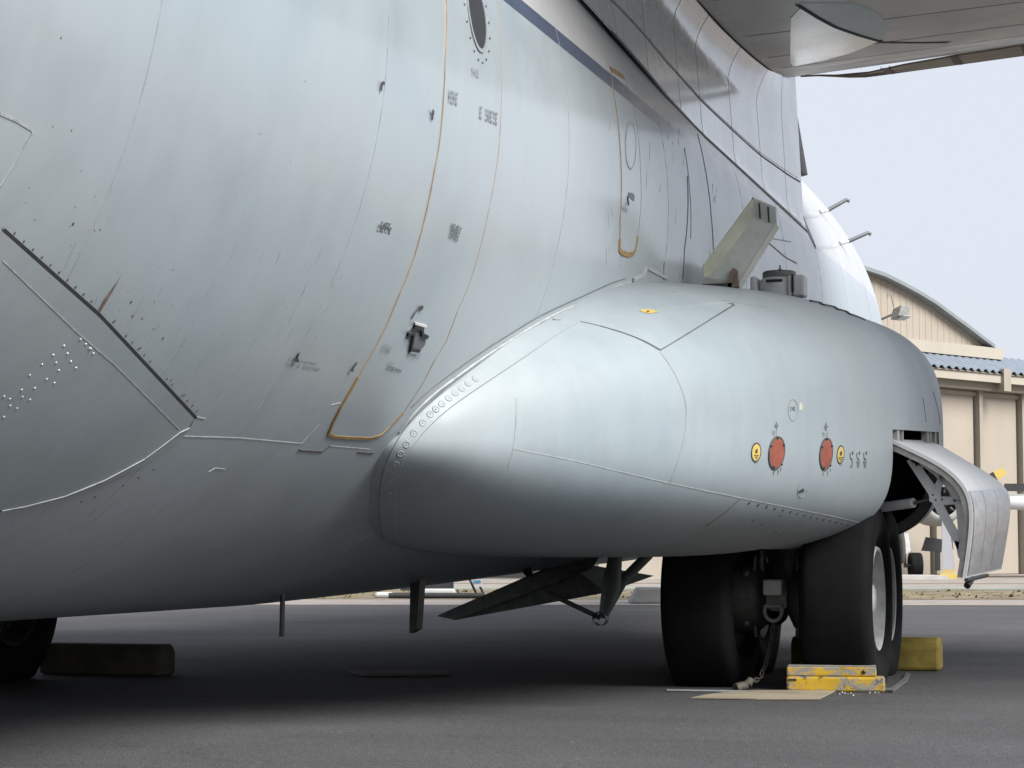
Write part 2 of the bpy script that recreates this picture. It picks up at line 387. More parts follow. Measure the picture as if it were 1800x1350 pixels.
mb.tube([V((-1.62, y, zcut(y)-.10)) for y in y_], .012, 6)
mb.build('hinge_beam', M['olive'], POD)
for y, wd in ((12.36, .055), (12.55, .02), (13.85, .03), (14.02, .022), (14.35, .03)):
    mb = MB(); mb.box((pod(y, R_(2), -.03).x, y, zcut(y)-.035), (.02, 0, 0), (0, wd, 0), (0, 0, .09)); mb.build('hinge_post', M['olive'], POD)

# ---- generic surface pieces
def patch(surf, loop, name, mat, parent, th=.004, rings=10, smooth=True, base=0.0):
    loop = [V((a, b)) for a, b in loop]; n = len(loop); c = sum(loop, V((0, 0)))/n; mb = MB()
    vs = []
    for k in range(rings, 0, -1):
        s_ = k/rings; vs += [surf(*(c+(q-c)*s_), base+th) for q in loop]
    vs.append(surf(*c, base+th)); fs = []
    for k in range(rings-1):
        for i in range(n): fs.append((k*n+i, k*n+(i+1) % n, (k+1)*n+(i+1) % n, (k+1)*n+i))
    fs += [((rings-1)*n+i, (rings-1)*n+(i+1) % n, rings*n) for i in range(n)]
    mb.add(vs, fs, smooth)
    top = vs[:n]; bot = [surf(*q, base-.003) for q in loop]
    mb.add(top+bot, [(i, n+i, n+(i+1) % n, (i+1) % n) for i in range(n)])
    return mb.build(name, mat, parent, normals=True)
def dens(pts, closed=False, step=.06, k=(1, 1)):
    out = []; m = len(pts)
    for i in range(m if closed else m-1):
        a, b = V(pts[i]), V(pts[(i+1) % m]); d = math.hypot((b.x-a.x)*k[0], (b.y-a.y)*k[1]); q = max(1, int(d/step))
        out += [tuple(a+(b-a)*j/q) for j in range(q)]
    if not closed: out.append(tuple(pts[-1]))
    return out
def ribbon_mb(mb, surf, path, wd, th=.002, closed=False, base=0.0):
    P = [surf(*q, base) for q in path]; n = len(P); Q = [surf(*q, base+.02) for q in path]; L = []
    for i in range(n):
        a, b = (P[(i-1) % n], P[(i+1) % n]) if closed else (P[max(i-1, 0)], P[min(i+1, n-1)])
        d = (b-a).normalized(); nr = (Q[i]-P[i]).normalized(); sd_ = d.cross(nr).normalized()*wd*.5
        L.append([P[i]-sd_-nr*.002, P[i]-sd_*.85+nr*th, P[i]+sd_*.85+nr*th, P[i]+sd_-nr*.002])
    vs = [p for r in L for p in r]; fs = []
    for i in range(n if closed else n-1):
        j = (i+1) % n
        for k in range(3): fs.append((i*4+k, i*4+k+1, j*4+k+1, j*4+k))
    mb.add(vs, fs); return mb
def ribbon(surf, path, wd, name, mat, parent, th=.002, closed=False, step=.06, base=0.0):
    mb = MB(); ribbon_mb(mb, surf, dens(path, closed, step, (1, 2)), wd, th, closed, base); return mb.build(name, mat, parent, normals=True)
def rivets_on(surf, path, gap, r, h, name, mat, parent, jit=0, label=None):
    mb = MB(); n = 0
    for line in path:
        P = [surf(*q) for q in dens(line, False, .02, (1, 2))]; acc = 0
        for i in range(1, len(P)):
            acc += (P[i]-P[i-1]).length
            if acc >= gap:
                acc = 0
                if jit and random.random() < jit: continue
                q = dens(line, False, .02, (1, 2))[i]; c = surf(*q, .0); nr = surf(*q, .05)-c; mb.dome(c, nr, r*random.uniform(.85, 1.15), h)
    o = mb.build(name, mat, parent); o['kind'] = 'stuff'; return o
def F2(pts): return [q for q in (fuv(*p) for p in pts) if q]
def cr(pts, n=6):
    o = []; m = len(pts)-1
    for i in range(m):
        p0, p1, p2, p3 = [pts[max(0, min(m, i+j))] for j in (-1, 0, 1, 2)]
        for k in range(n):
            t_ = k/n; o.append(tuple(.5*(2*p1[q]+(-p0[q]+p2[q])*t_+(2*p0[q]-5*p1[q]+4*p2[q]-p3[q])*t_**2+(-p0[q]+3*p1[q]-3*p2[q]+p3[q])*t_**3) for q in (0, 1)))
    return o+[pts[-1]]
def hits(pts, bvh, n=6):
    o = []
    for p in cr(pts, n):
        for dy in range(0, 40, 3):
            r = bvh.ray_cast(CAM, ray(p[0], p[1]+dy))
            if r[0]: break
        if r[0]:
            nr = r[1] if r[1].dot(CAM-r[0]) > 0 else -r[1]; o.append((r[0], nr))
    for _ in range(2):
        o = [o[0]]+[(o[i][0], (o[i-1][1]+o[i][1]*2+o[i+1][1]).normalized()) for i in range(1, len(o)-1)]+[o[-1]]
    return o
def hrib(hs, wd, name, mat, parent, th=.002, base=0.0):
    mb = MB(); L = []; n = len(hs)
    for i, (p, nr) in enumerate(hs):
        d = (hs[min(i+1, n-1)][0]-hs[max(i-1, 0)][0]).normalized(); sd_ = d.cross(nr).normalized()*wd*.5; p = p+nr*base
        L += [p-sd_-nr*.004, p-sd_*.9+nr*th, p+sd_*.9+nr*th, p+sd_-nr*.004]
    mb.add(L, [(i*4+k, i*4+k+1, i*4+k+5, i*4+k+4) for i in range(n-1) for k in range(3)]); return mb.build(name, mat, parent, normals=True)
def P2(pts): return [q for q in (puv(*p) for p in pts) if q]
def glyph_row(surf, uv0, uv1, hgt, name, mat, parent, cells=6, th=.0015):
    # one line of worn, unreadable stencil letters running from uv0 to uv1
    mb = MB(); a, b = V(uv0), V(uv1)
    A, B = surf(*a), surf(*b); du = (b-a); upv = V((0, 1))
    sc = (surf(a.x, a.y+.01)-surf(*a)).length/.01
    hv = V((0, hgt/sc))
    for i in range(cells):
        if random.random() < .08: continue
        p0 = a+du*((i+.12)/cells); p1 = a+du*((i+.80)/cells); kind = random.randrange(4)
        def q(x, y): return surf(*(p0+(p1-p0)*x+hv*y), th)
        def bar(x0, y0, x1, y1): mb.add([q(x0, y0), q(x1, y0), q(x1, y1), q(x0, y1)], [(0, 1, 2, 3)])
        if kind in (0, 2): bar(0, 0, .28, 1)
        if kind in (1, 2): bar(.72, 0, 1, 1)
        if kind in (0, 3): bar(.28, .8, 1, 1); bar(.28, 0, 1, .2)
        if kind in (2, 0): bar(.28, .4, .72, .6)
        if kind in (3, 1): bar(.3 if kind == 3 else 0, .42, .72, .6); bar(.38, .6, .62, .8)
    o = mb.build(name, mat, parent); o['kind'] = 'stuff'; return o

# ---- escape doors
def door(loop_uv, nm_label, win_uv, win_r, mats=('orange', 'orange')):
    d = patch(fus, dens(loop_uv, True, .05, (1, 2)), 'escape_door', M['skin'], AC, .003, 12)
    if nm_label: d['label'] = nm_label
    ribbon(fus, loop_uv, .008, 'door_seal', M[mats[0]], d, .0038, True)
    return d
D1 = F2([(784, 5), (782, 100), (779, 167), (772, 250), (763, 300), (750, 367), (728, 450), (703, 513), (678, 573), (655, 617), (628, 663), (600, 712), (585, 742), (577, 762), (586, 767), (620, 769), (650, 770), (668, 765), (683, 752), (708, 725), (743, 672), (763, 633), (783, 600), (803, 547), (822, 503), (839, 450), (855, 383), (865, 333), (875, 267), (879, 200), (881, 133), (879, 83), (871, 5)])
yl, yr = D1[0][0], D1[-1][0]
D1 = [(yr, R_(15)), (yr-.06, R_(16.8)), (yl+.06, R_(16.8)), (yl, R_(15))]+D1
ED1 = door(D1, None, None, None, ('peach',))
ribbon(fus, F2([(628, 663), (600, 712), (585, 742), (577, 762), (586, 767), (620, 769), (650, 770), (668, 765), (683, 752), (708, 725)]), .015, 'door_seal', M['orange'], ED1, .0055)
wl = [(8.035+.115*math.cos(a), R_(7.2)+.069*math.sin(a)) for a in [2*math.pi*k/28 for k in range(28)]]
patch(fus, wl, 'window', M['glass'], ED1, .001, 6, True, .005)
ribbon(fus, wl, .018, 'window_frame', M['seamlt'], ED1, .0085, True, .2)
rv = [(8.035+.155*math.cos(a), R_(7.2)+.09*math.sin(a)) for a in [2*math.pi*k/18 for k in range(18)]]
mb = MB()
for q in rv: mb.dome(fus(*q, .006), fus(*q, .1)-fus(*q), .006, .002)
mb.build('window_fastener', M['ink'], ED1)['kind'] = 'stuff'
D2 = F2([(1073, 122), (1077, 157), (1085, 207), (1090, 267), (1092, 317), (1090, 383), (1088, 438), (1092, 444), (1104, 448), (1112, 446), (1116, 438), (1122, 400), (1126, 350), (1125, 300), (1120, 233), (1108, 167), (1096, 137), (1090, 132)])
ED2 = door(D2, None, None, None, ('peach',))
ribbon(fus, F2([(1089, 420), (1088, 438), (1092, 444), (1104, 448), (1112, 446), (1116, 438), (1120, 415)]), .03, 'door_seal', M['orange'], ED2, .0055)
ribbon(fus, F2([(1073, 122), (1081, 127), (1090, 132), (1096, 137)]), .03, 'door_seal', M['orange'], ED2, .0055)
wl = F2([(1107+9*math.cos(a), 256+41*math.sin(a)) for a in [2*math.pi*k/24 for k in range(24)]])
patch(fus, wl, 'blanked_window', M['skin'], ED2, .002, 5, True, .003); ribbon(fus, wl, .010, 'window_frame', M['seamlt'], ED2, .006, True, .2)
# door handle recesses
HR = [(728, 571), (739, 575), (739, 588), (748, 592), (746, 604), (740, 612), (733, 615), (718, 612), (719, 597), (712, 594), (716, 581), (723, 573)]
patch(fus, dens(F2(HR), True, .03, (1, 2)), 'handle_recess', M['grey'], ED1, .001, 4, False, .004)
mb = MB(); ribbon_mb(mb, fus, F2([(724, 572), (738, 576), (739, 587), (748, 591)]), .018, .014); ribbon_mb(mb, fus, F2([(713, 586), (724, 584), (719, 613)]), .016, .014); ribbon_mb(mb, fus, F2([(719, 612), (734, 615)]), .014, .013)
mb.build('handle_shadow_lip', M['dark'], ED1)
mb = MB(); ribbon_mb(mb, fus, F2([(726, 567), (747, 573)]), .009, .010); mb.build('handle_trim', M['white'], ED1); mb = MB(); ribbon_mb(mb, fus, F2([(718, 617), (731, 619)]), .009, .010); mb.build('handle_trim', M['white'], ED1)
HR2 = [(1103, 338), (1112, 340), (1114, 345), (1113, 354), (1108, 350), (1103, 343)]
patch(fus, dens(F2(HR2), True, .03, (1, 2)), 'handle_recess', M['grey'], ED2, .001, 3, False, .004)
def arrow(surf, conv, pts, wd, parent, mat='ink', head=None):
    mb = MB(); ribbon_mb(mb, surf, dens(conv(pts), False, .03, (1, 2)), wd, .0016, base=.006)
    o = mb.build('stencil_arrow', M[mat], parent)
    if head:
        h = conv(head)
        mb2 = MB(); mb2.add([surf(*q, .0082) for q in h], [list(range(len(h)))]); mb2.build('stencil_arrow', M[mat], parent)
    return o
arrow(fus, F2, [(721, 559), (726, 550), (732, 542), (738, 538)], .010, ED1, head=[(733, 538), (741, 535), (741, 541), (736, 546)])
arrow(fus, F2, [(1102, 344), (1102, 352), (1103, 360)], .018, ED2)
arrow(fus, F2, [(667, 160), (669, 145)], .012, FUS, head=[(668, 142), (673, 144), (672, 150), (669, 149)])
arrow(fus, F2, [(757, 211), (759, 197)], .012, FUS, head=[(756, 192), (760, 194), (759.5, 200), (755.5, 198)])
arrow(fus, F2, [(625, 636), (617, 648)], .011, FUS, head=[(613, 647), (617, 645), (619, 650), (615, 652)])
arrow(fus, F2, [(523, 619), (519, 629)], .012, FUS, head=[(514, 628), (521, 627), (523, 635), (515, 634)])
for a, b, c, h, par, mt in [((666, 399), (684, 403), 4, .022, FUS, 'ink'), ((660, 406), (685, 412), 8, .026, FUS, 'ink'),
        ((789, 400), (807, 407), 5, .02, ED1, 'ink'), ((787, 408), (804, 415), 5, .02, ED1, 'ink'), ((785, 417), (802, 424), 5, .02, ED1, 'ink'),
        ((826, 131), (839, 137), 4, .03, ED1, 'inkpale'), ((679, 640), (688, 642), 3, .016, ED1, 'inkpale'), ((675, 648), (701, 655), 6, .018, ED1, 'ink'),
        ((665, 615), (682, 620), 4, .03, ED1, 'inkpale'), ((714, 625), (734, 630), 5, .025, ED1, 'inkpale'),
        ((1091, 362), (1099, 367), 4, .03, ED2, 'inkpale'), ((1091, 371), (1101, 376), 4, .03, ED2, 'inkpale'), ((785, 180), (806, 187), 5, .05, ED1, 'inkpale'), ((840, 208), (872, 220), 7, .05, ED1, 'inkpale'),
        ((500, 642), (560, 652), 12, .012, FUS, 'inkpale'), ((505, 632), (556, 642), 10, .010, FUS, 'inkpale')]:
    u0, u1 = fuv(*a), fuv(*b)
    if u0 and u1: glyph_row(lambda y, t, o=0, q=(.006 if par is not FUS else 0): fus(y, t, o+q), u0, u1, h, 'stencil_line', M[mt], par, c)

# ---- lower front skin panel with the hooked seam
LP = F2([(0, 405), (85, 480), (170, 555), (255, 645), (340, 735), (332, 748), (320, 765), (250, 815), (150, 860), (60, 884), (0, 893)])
t_end = [(5.15, R_(-56)), (4.2, R_(-60)), (3.0, R_(-62)), (2.2, R_(-60)), (2.0, R_(-45)), (2.4, R_(-26)), (3.6, R_(-26))]
LP_front = LP[:5]; LP_low = LP[5:]
LOWP = patch(fus, dens(LP_front+LP_low+t_end[1:-1], True, .06, (1, 2)), 'skin_panel', M['lower'], FUS, .009, 16)
ribbon(fus, LP_front, .026, 'panel_gap', M['dark'], FUS, .004, base=.004)
ribbon(fus, F2([(0, 455), (130, 580), (200, 640), (312, 752)]), .0045, 'sealant_line', M['strip'], FUS, .0012, base=.009)
ribbon(fus, F2([(338, 733), (330, 748), (312, 757), (250, 803), (180, 840), (110, 868), (40, 886), (0, 893)]), .0045, 'sealant_line', M['strip'], FUS, .0012, base=.012)
ribbon(fus, F2([(318, 768), (262, 812), (190, 850), (110, 876), (30, 895), (0, 900)]), .0055, 'sealant_line', M['strip'], FUS, .0012)
ribbon(fus, F2([(322, 762), (258, 808), (185, 846), (105, 873), (0, 897)]), .010, 'panel_gap', M['rivdark'], FUS, .003)
ribbon(fus, F2([(340, 734), (345, 733), (360, 736)]), .0055, 'sealant_line', M['strip'], FUS, .0012)
ribbon(fus, F2([(320, 767), (420, 770), (530, 780)]), .006, 'sealant_line', M['strip'], FUS, .0012)
ribbon(fus, F2([(580, 784), (650, 790)]), .006, 'sealant_line', M['strip'], FUS, .0012)
ribbon(fus, F2([(530, 780), (560, 747), (582, 712), (598, 708)]), .0045, 'sealant_line', M['strip'], FUS, .0012)
ribbon(fus, F2([(525, 791), (566, 794), (578, 784)]), .010, 'panel_gap', M['rivdark'], FUS, .003)
ribbon(fus, F2([(628, 795), (655, 797)]), .010, 'panel_gap', M['rivdark'], FUS, .003)
ribbon(fus, F2([(366, 830), (378, 823), (395, 825)]), .0055, 'sealant_line', M['strip'], FUS, .0012)
ribbon(fus, F2([(0, 200), (30, 213), (56, 229), (57, 235)]), .008, 'sealant_line', M['strip'], FUS, .0012)
ribbon(fus, F2([(0, 328), (25, 290), (45, 250), (55, 234)]), .006, 'sealant_line', M['seamlt'], FUS, .0012)
mb = MB(); rust = F2([(166, 556), (171, 557), (196, 514), (214, 480), (205, 496), (183, 525)])
mb.add([fus(*q, .0015) for q in rust], [list(range(len(rust)))]); mb.build('rust_streak', M['rust'], FUS)
def par(pts, dx, dy): return F2([(x+dx, y+dy) for x, y in pts])
edge = [(0, 405), (85, 480), (170, 555), (255, 645), (340, 735)]
rivets_on(fus, [par(edge, 9, -10)], .042, .0055, .0015, 'fastener_row', M['rivdark'], FUS, .3)
rivets_on(fus, [par([(170, 555), (255, 645), (340, 735)], 16, -8)], .07, .005, .0015, 'fastener_row', M['rivdark'], FUS, .4)
rivets_on(fus, [par([(340, 765), (262, 818), (190, 855), (110, 882)], 8, 8)], .045, .006, .0015, 'fastener_row', M['rivdark'], FUS, .25)
rows = []
for k in range(4):
    a, b = (127+k*7, 588+k*14), (-6, 700+k*11); rows.append(F2([a, (70+k*4, 637+k*13), (3, 693+k*12)]))
rivets_on(lambda y, t, o=0: fus(y, t, o+.009), rows, .030, .0048, .003, 'rivet_field', M['rivet'], LOWP, .15)
rivets_on(lambda y, t, o=0: fus(y, t, o+.009), [F2([(128, 585), (160, 614)]), F2([(146, 600), (160, 618)])], .03, .006, .003, 'rivet_field', M['rivet'], LOWP, .1)
for pth in ([(95, 365), (150, 412)], [(210, 500), (250, 560)], [(262, 620), (318, 560)], [(215, 590), (250, 520)]):
    rivets_on(fus, [F2(pth)], .06, .006, .0012, 'fastener_row', M['rivdark'], FUS, .45)
mb = MB(); rs = random.Random(11)
for i in range(38):
    x, y = rs.choice(((rs.gauss(120, 40), rs.gauss(395, 45)), (rs.gauss(270, 60), rs.gauss(560, 60)), (rs.uniform(20, 640), rs.uniform(40, 800)), (rs.gauss(60, 40), rs.gauss(300, 60))))
    p = BF.ray_cast(CAM, ray(x, y))
    if p[0]: nn = p[1] if p[1].x > 0 else -p[1]; mb.dome(p[0]+nn*.0005, nn, rs.uniform(.0015, .004), .0006, 5)
mb.build('corrosion_speck', M['rust'], FUS)['kind'] = 'stuff'
mb = MB()
for i in range(70):     # faint run-off streaks following the hoop of the skin
    x, y = rs.uniform(40, 640), rs.uniform(420, 900); q = fuv(x, y)
    if q: L_ = rs.uniform(.03, .14); ribbon_mb(mb, fus, [(q[0], q[1]), (q[0]+.004, q[1]-L_*.5), (q[0]+.002, q[1]-L_)], rs.uniform(.003, .008), .0004)
mb.build('runoff_streak', plain('runoff_grime', (.37, .41, .435), .5, 0, .3, 14), FUS)['kind'] = 'stuff'
# long faint skin laps (rings) along the fuselage
mb = MB()
for y in (5.3, 7.0, 9.35, 11.35, 13.6, 15.1, 16.7, 18.1, 19.6):
    ribbon_mb(mb, fus, [(y, R_(a)) for a in range(-78, 75 if y < 9 else 17, 3)], .006, .0008)
o = mb.build('skin_lap', M['seamlt'], FUS); o['kind'] = 'stuff'

# ---- pod skin lines, covers and marks
def RB(pts, wd, nm, mt, th=.0015, base=0.0):
    return hrib(hits(pts, BP), wd, nm, M[mt], POD, th, base)
tp = P2([(975, 563), (1020, 566), (1070, 578), (1120, 595), (1160, 615), (1205, 588), (1250, 560), (1290, 536)])
tp2 = [(q[0], q[1]) for q in tp]
inner = P2([(1290, 536), (1240, 523), (1180, 514), (1110, 512), (1040, 530), (975, 562)])
TOPP = patch(pod, dens(tp+inner, True, .06, (1, 2)), 'skin_panel', M['pod'], POD, .005, 10)
RB([(972, 562), (1020, 565), (1070, 577), (1120, 594), (1160, 615)], .016, 'panel_gap', 'seam', .003)
RB([(1160, 615), (1205, 588), (1250, 560), (1290, 536)], .012, 'panel_gap', 'seam', .003)
RB([(1160, 618), (1185, 655), (1203, 700), (1206, 740), (1198, 790), (1178, 848)], .008, 'skin_lap', 'seamlt')
RB([(908, 700), (907, 740), (903, 785), (893, 822)], .007, 'skin_lap', 'seamlt')
RB([(903, 789), (1000, 808), (1090, 829), (1180, 850), (1300, 875), (1450, 905), (1520, 921)], .0042, 'skin_lap', 'strip', .0015)
RB([(1240, 925), (1275, 900), (1300, 877)], .008, 'skin_lap', 'seam')
RB([(1085, 505), (1180, 512), (1280, 530), (1345, 540)], .006, 'skin_lap', 'seamlt')
rivets_on(pod, [P2([(1300, 881), (1400, 902), (1530, 925)])], .09, .011, .003, 'fastener_row', M['rivdark'], POD, .1)
rivets_on(pod, [P2([(720, 965), (860, 975), (1000, 977)])], .09, .008, .002, 'fastener_row', M['rivdark'], POD, .3)
# fillet strip with cup washers along the pod root
root_px = [(690, 955), (676, 900), (675, 850), (688, 805), (707, 765), (735, 730), (770, 697), (810, 667), (855, 635), (905, 603), (965, 567), (1030, 537), (1085, 512), (1112, 503)]
ctrpx = [(688, 950), (682, 915), (681, 880), (684, 850), (691, 822), (703, 794), (722, 765), (748, 736), (780, 708), (818, 681), (862, 652), (912, 620), (970, 583), (1034, 549), (1090, 521), (1116, 509)]
FIL = hrib(hits(ctrpx, BP, 8), .075, 'root_fillet_strip', M['pod'], POD, .005)
hrib(hits([(x+9, y+6) for x, y in ctrpx[2:9]], BP, 8), .010, 'panel_gap', M['dark'], POD, .004)
hrib(hits([(x+6, y+6) for x, y in ctrpx[8:]], BP, 8), .006, 'panel_gap', M['seamlt'], POD, .004)
hrib(hits([(x-5, y-6) for x, y in root_px[4:]], BF), .014, 'sealant_bead', M['strip'], POD, .007)
hrib(hits([(x-13, y-13) for x, y in root_px[5:]], BF), .005, 'sealant_bead', M['seam'], POD, .002)
cw = hits([(683, 884), (683, 866), (686, 848), (690, 832), (696, 814), (704, 797), (714, 781), (727, 762), (743, 744), (756, 729), (766, 720), (776, 711), (788, 701), (799, 692), (810, 684), (822, 675), (835, 667)], BP, 1)
for c, nr in cw:
    c = c+nr*.004
    mb = MB(); mb.lathe(c, nr, [(.016, 0), (.016, .0025), (.012, .003), (.010, .001), (.004, .001), (.0035, .0025), (0, .0025)], 14); mb.build('cup_washer', M['pod'], POD)
    mb = MB(); mb.lathe(c, nr, [(.0178, -.001), (.0170, .0012), (.016, .0012)], 14); mb.build('washer_ring', M['seam'], POD)
def disc(cx, cy, rx, ry, nm, mt, parent=POD, off=.003, n=28, tilt=0):
    lp = P2([(cx+rx*math.cos(a)*1+tilt*math.sin(a)*-1, cy+ry*math.sin(a)) for a in [2*math.pi*k/n for k in range(n)]])
    return patch(pod, lp, nm, M[mt], parent, off, 4), lp
VC = []
for cx, cy, rx, ry, tl_ in ((1364, 796, 13.2, 27.5, 2.5), (1451, 798, 10.6, 27, 2)):
    d, lp = disc(cx, cy, rx, ry, 'vent_cover', 'red', POD, .006, 30, tl_); VC.append(d)
    ribbon(pod, lp, .012, 'cover_rim', M['rivdark'], d, .007, True, .2)
    for dx, dy in ((-rx+2, -12), (rx-2, -14), (rx*.55, 20), (-rx*.5, 24), (0, -26)):
        q = puv(cx+dx, cy+dy)
        if q: mb = MB(); mb.dome(pod(*q, .008), pod(*q, .05)-pod(*q), .007, .006); mb.build('cover_clip', M['dark'], d)
    for dx, dy, hh in ((-4, 32, 7), (4, 30, 8), (9, 26, 6)):
        a, b = puv(cx+dx, cy+dy), puv(cx+dx-1, cy+dy+hh)
        ribbon(pod, [a, b], .010, 'drip_stain', M['rust'], POD, .001)
    st = P2([(cx+.5, cy-56), (cx+1.8, cy-50), (cx+4.5, cy-47.5), (cx+1.8, cy-45), (cx+.5, cy-39), (cx-1, cy-45), (cx-3.5, cy-47.5), (cx-1, cy-50)])
    mb = MB(); mb.add([pod(*q, .002) for q in st], [list(range(8))]); mb.build('star_mark', M['grey'], POD)
    glyph_row(pod, puv(cx-7, cy-31), puv(cx+5, cy-30), .022, 'stencil_line', M['inkpale'], POD, 4)
for cx, cy, rx, ry, tl_ in ((1328.5, 795, 8, 16, 1), (1477, 799, 6, 15.5, 1)):
    d, lp = disc(cx, cy, rx, ry, 'yellow_placard', 'yellow', POD, .002, 24, tl_); ribbon(pod, lp, .008, 'placard_border', M['ink'], d, .003, True, .2)
    mb = MB(); q = P2([(cx-1.5, cy-4), (cx+2, cy-7), (cx+2.2, cy+1), (cx-1.8, cy+2)]); mb.add([pod(*u, .0035) for u in q], [(0, 1, 2, 3)])
    for dy, wd in ((4.5, 4.2), (7.5, 3), (10.5, 1.6)):
        q = P2([(cx-wd, cy+dy), (cx+wd, cy+dy), (cx+wd, cy+dy+1.4), (cx-wd, cy+dy+1.4)]); mb.add([pod(*u, .0035) for u in q], [(0, 1, 2, 3)])
    mb.build('placard_mark', M['ink'], d)
    glyph_row(pod, puv(cx-3, cy+19), puv(cx+3, cy+19), .016, 'stencil_line', M['ink'], POD, 2)
for cx in (1496, 1508, 1520):
    mb = MB(); arc = P2([(cx+3*math.cos(a)+1, 800+8*math.sin(a)) for a in [R_(70+20*k) for k in range(8)]]); ribbon_mb(mb, pod, arc, .010, .0015)
    q = P2([(cx+2, 793), (cx+3.6, 795), (cx+3, 800), (cx+1, 797)]); mb.add([pod(*u, .002) for u in q], [(0, 1, 2, 3)]); mb.build('stencil_mark', M['ink'], POD)
    for k in range(3): glyph_row(pod, puv(cx-3+k*.6, 814+k*4), puv(cx+3-k*.6, 814.5+k*4), .012, 'stencil_line', M['ink'], POD, 2)
lp = P2([(1393.5+8*math.cos(a), 721+19*math.sin(a)) for a in [2*math.pi*k/26 for k in range(26)]]); ribbon(pod, lp, .006, 'circle_mark', M['inkpale'], POD, .0015, True, .3)
glyph_row(pod, puv(1388, 722), puv(1398, 722), .02, 'stencil_line', M['ink'], POD, 3)
lp = P2([(1410+8*math.cos(a)+2*math.sin(-a), 861+14*math.sin(a)) for a in [2*math.pi*k/26 for k in range(18)]]); ribbon(pod, lp, .006, 'circle_mark', M['inkpale'], POD, .0015, False, .3)
mb = MB(); q = P2([(1403, 863), (1412, 858), (1413, 864), (1404, 867)]); mb.add([pod(*u, .002) for u in q], [(0, 1, 2, 3)]); mb.build('stencil_mark', M['ink'], POD)
q = P2([(1404, 709), (1407, 707), (1410, 711), (1410, 720), (1404, 721)]); mb = MB(); mb.add([pod(*u, .002) for u in q], [list(range(5))]); mb.build('patch_mark', M['primer'], POD)
q = P2([(1121, 548), (1140, 545.5), (1158, 550.5), (1140, 553.5)]); mb = MB(); mb.add([pod(*u, .0075) for u in q], [(0, 1, 2, 3)]); mb.build('yellow_mark', M['yellow'], POD)
q = P2([(1135, 549), (1142, 548.5), (1138, 552)]); mb = MB(); mb.add([pod(*u, .0085) for u in q], [(0, 1, 2)]); mb.build('arrow_mark', M['ink'], POD)
rivets_on(pod, [P2([(1320, 912), (1390, 905)]), P2([(1290, 900), (1380, 945)])], .13, .012, .001, 'scuff', M['rust'], POD, .5)
for q0, q1 in (((1640, 690), (1652, 745)), ((1622, 700), (1628, 742))):
    a, b = puv(*q0), puv(*q1)
    if a and b: ribbon(pod, [a, b], .010, 'panel_gap', M['seam'], POD, .002)

# ---- wing root fairing
LJ = [(8.0, 4.72), (8.5, 4.45), (9.5, 4.22), (11, 4.09), (12.4, 4.05), (13.2, 4.05), (14.65, 4.13), (15.3, 4.24), (16, 4.37), (16.5, 4.5)]
Z0 = 3.285
def fair(Y, s_, off=0):
    z0 = lerp1([(8, 3.75), (10.5, 3.46), (11.8, 3.35), (12.8, 3.30), (16.6, 3.24)], Y); z1 = smooth_tab(LJ, Y)+.03; z = z0+(z1-z0)*s_
    xcirc = XC+math.sqrt(max(.01, RF*RF-(z-ZC)**2))+.012
    wgt = sstep(8.9, 11.6, Y)
    flare = -2.735-.06*s_+.34*max(0, s_-.72)**1.5*4*.6*(1-sstep(14.5, 16.4, Y))
    x = xcirc+(max(flare, xcirc)-xcirc)*wgt
    return V((x+off, Y, z))
FY = [8.0+.125*i for i in range(68)]+[16.5]
mb = MB(); ns = 25; vs = [fair(y, k/(ns-1)) for y in FY for k in range(ns)]
mb.add(vs, [(i*ns+k, (i+1)*ns+k, (i+1)*ns+k+1, i*ns+k+1) for i in range(len(FY)-1) for k in range(ns-1)], True)
bk = [fair(16.5, k/(ns-1)) for k in range(ns)]; mb.add(bk+[V((-3.6, 16.5, p.z)) for p in bk], [(k, ns+k, ns+k+1, k+1) for k in range(ns-1)])
FAIR = mb.build('wing_fairing', M['fair'], AC)
BFA = BVHTree.FromPolygons([V(q) for q in mb.v], mb.f)
def fa_uv(P):
    z0 = lerp1([(8, 3.75), (10.5, 3.46), (11.8, 3.35), (12.8, 3.30), (16.6, 3.24)], P.y); z1 = smooth_tab(LJ, P.y)+.03; return (P.y, (P.z-z0)/(z1-z0))
def A2(pts):
    o = []
    for p in pts:
        r = BFA.ray_cast(CAM, ray(*p))[0]
        if r: o.append(fa_uv(r))
    return o
def frib(path, wd, nm, mt, th=.003):
    mb = MB(); ribbon_mb(mb, fair, dens(path, False, .06, (1, 1)), wd, th); return mb.build(nm, M[mt], FAIR, normals=True)
ysm = [9.8, 10.7, 11.35, 12.15, 12.75, 13.75, 14.75, 15.75, 16.30]
zs = [(0, .30), (.30, .985)]
for i in range(len(ysm)-1):       # separate fairing panels with open joints
    for (s0, s1) in zs:
        g = .007; lp = [(ysm[i]+g, s0+.02), (ysm[i+1]-g, s0+.02), (ysm[i+1]-g, s1-.012), (ysm[i]+g, s1-.012)]
        patch(fair, dens(lp, True, .08, (1, 1)), 'skin_panel', M['fair'], FAIR, .005, 6)
for y in ysm[1:]: frib([(y, .0), (y, .98)], .009, 'panel_gap', 'dark', .001)
frib([(y, .30) for y in (9.9, 11, 12, 13, 14, 15, 16, 16.45)], .015, 'panel_gap', 'dark', .001)
frib([(y, .0) for y in (10.6, 11, 12, 13, 14, 15, 16, 16.45)], .014, 'panel_gap', 'dark', .002)
frib([(y, .985) for y in (9.9, 11, 12, 13, 14, 15, 16, 16.45)], .032, 'panel_gap', 'dark', .006)
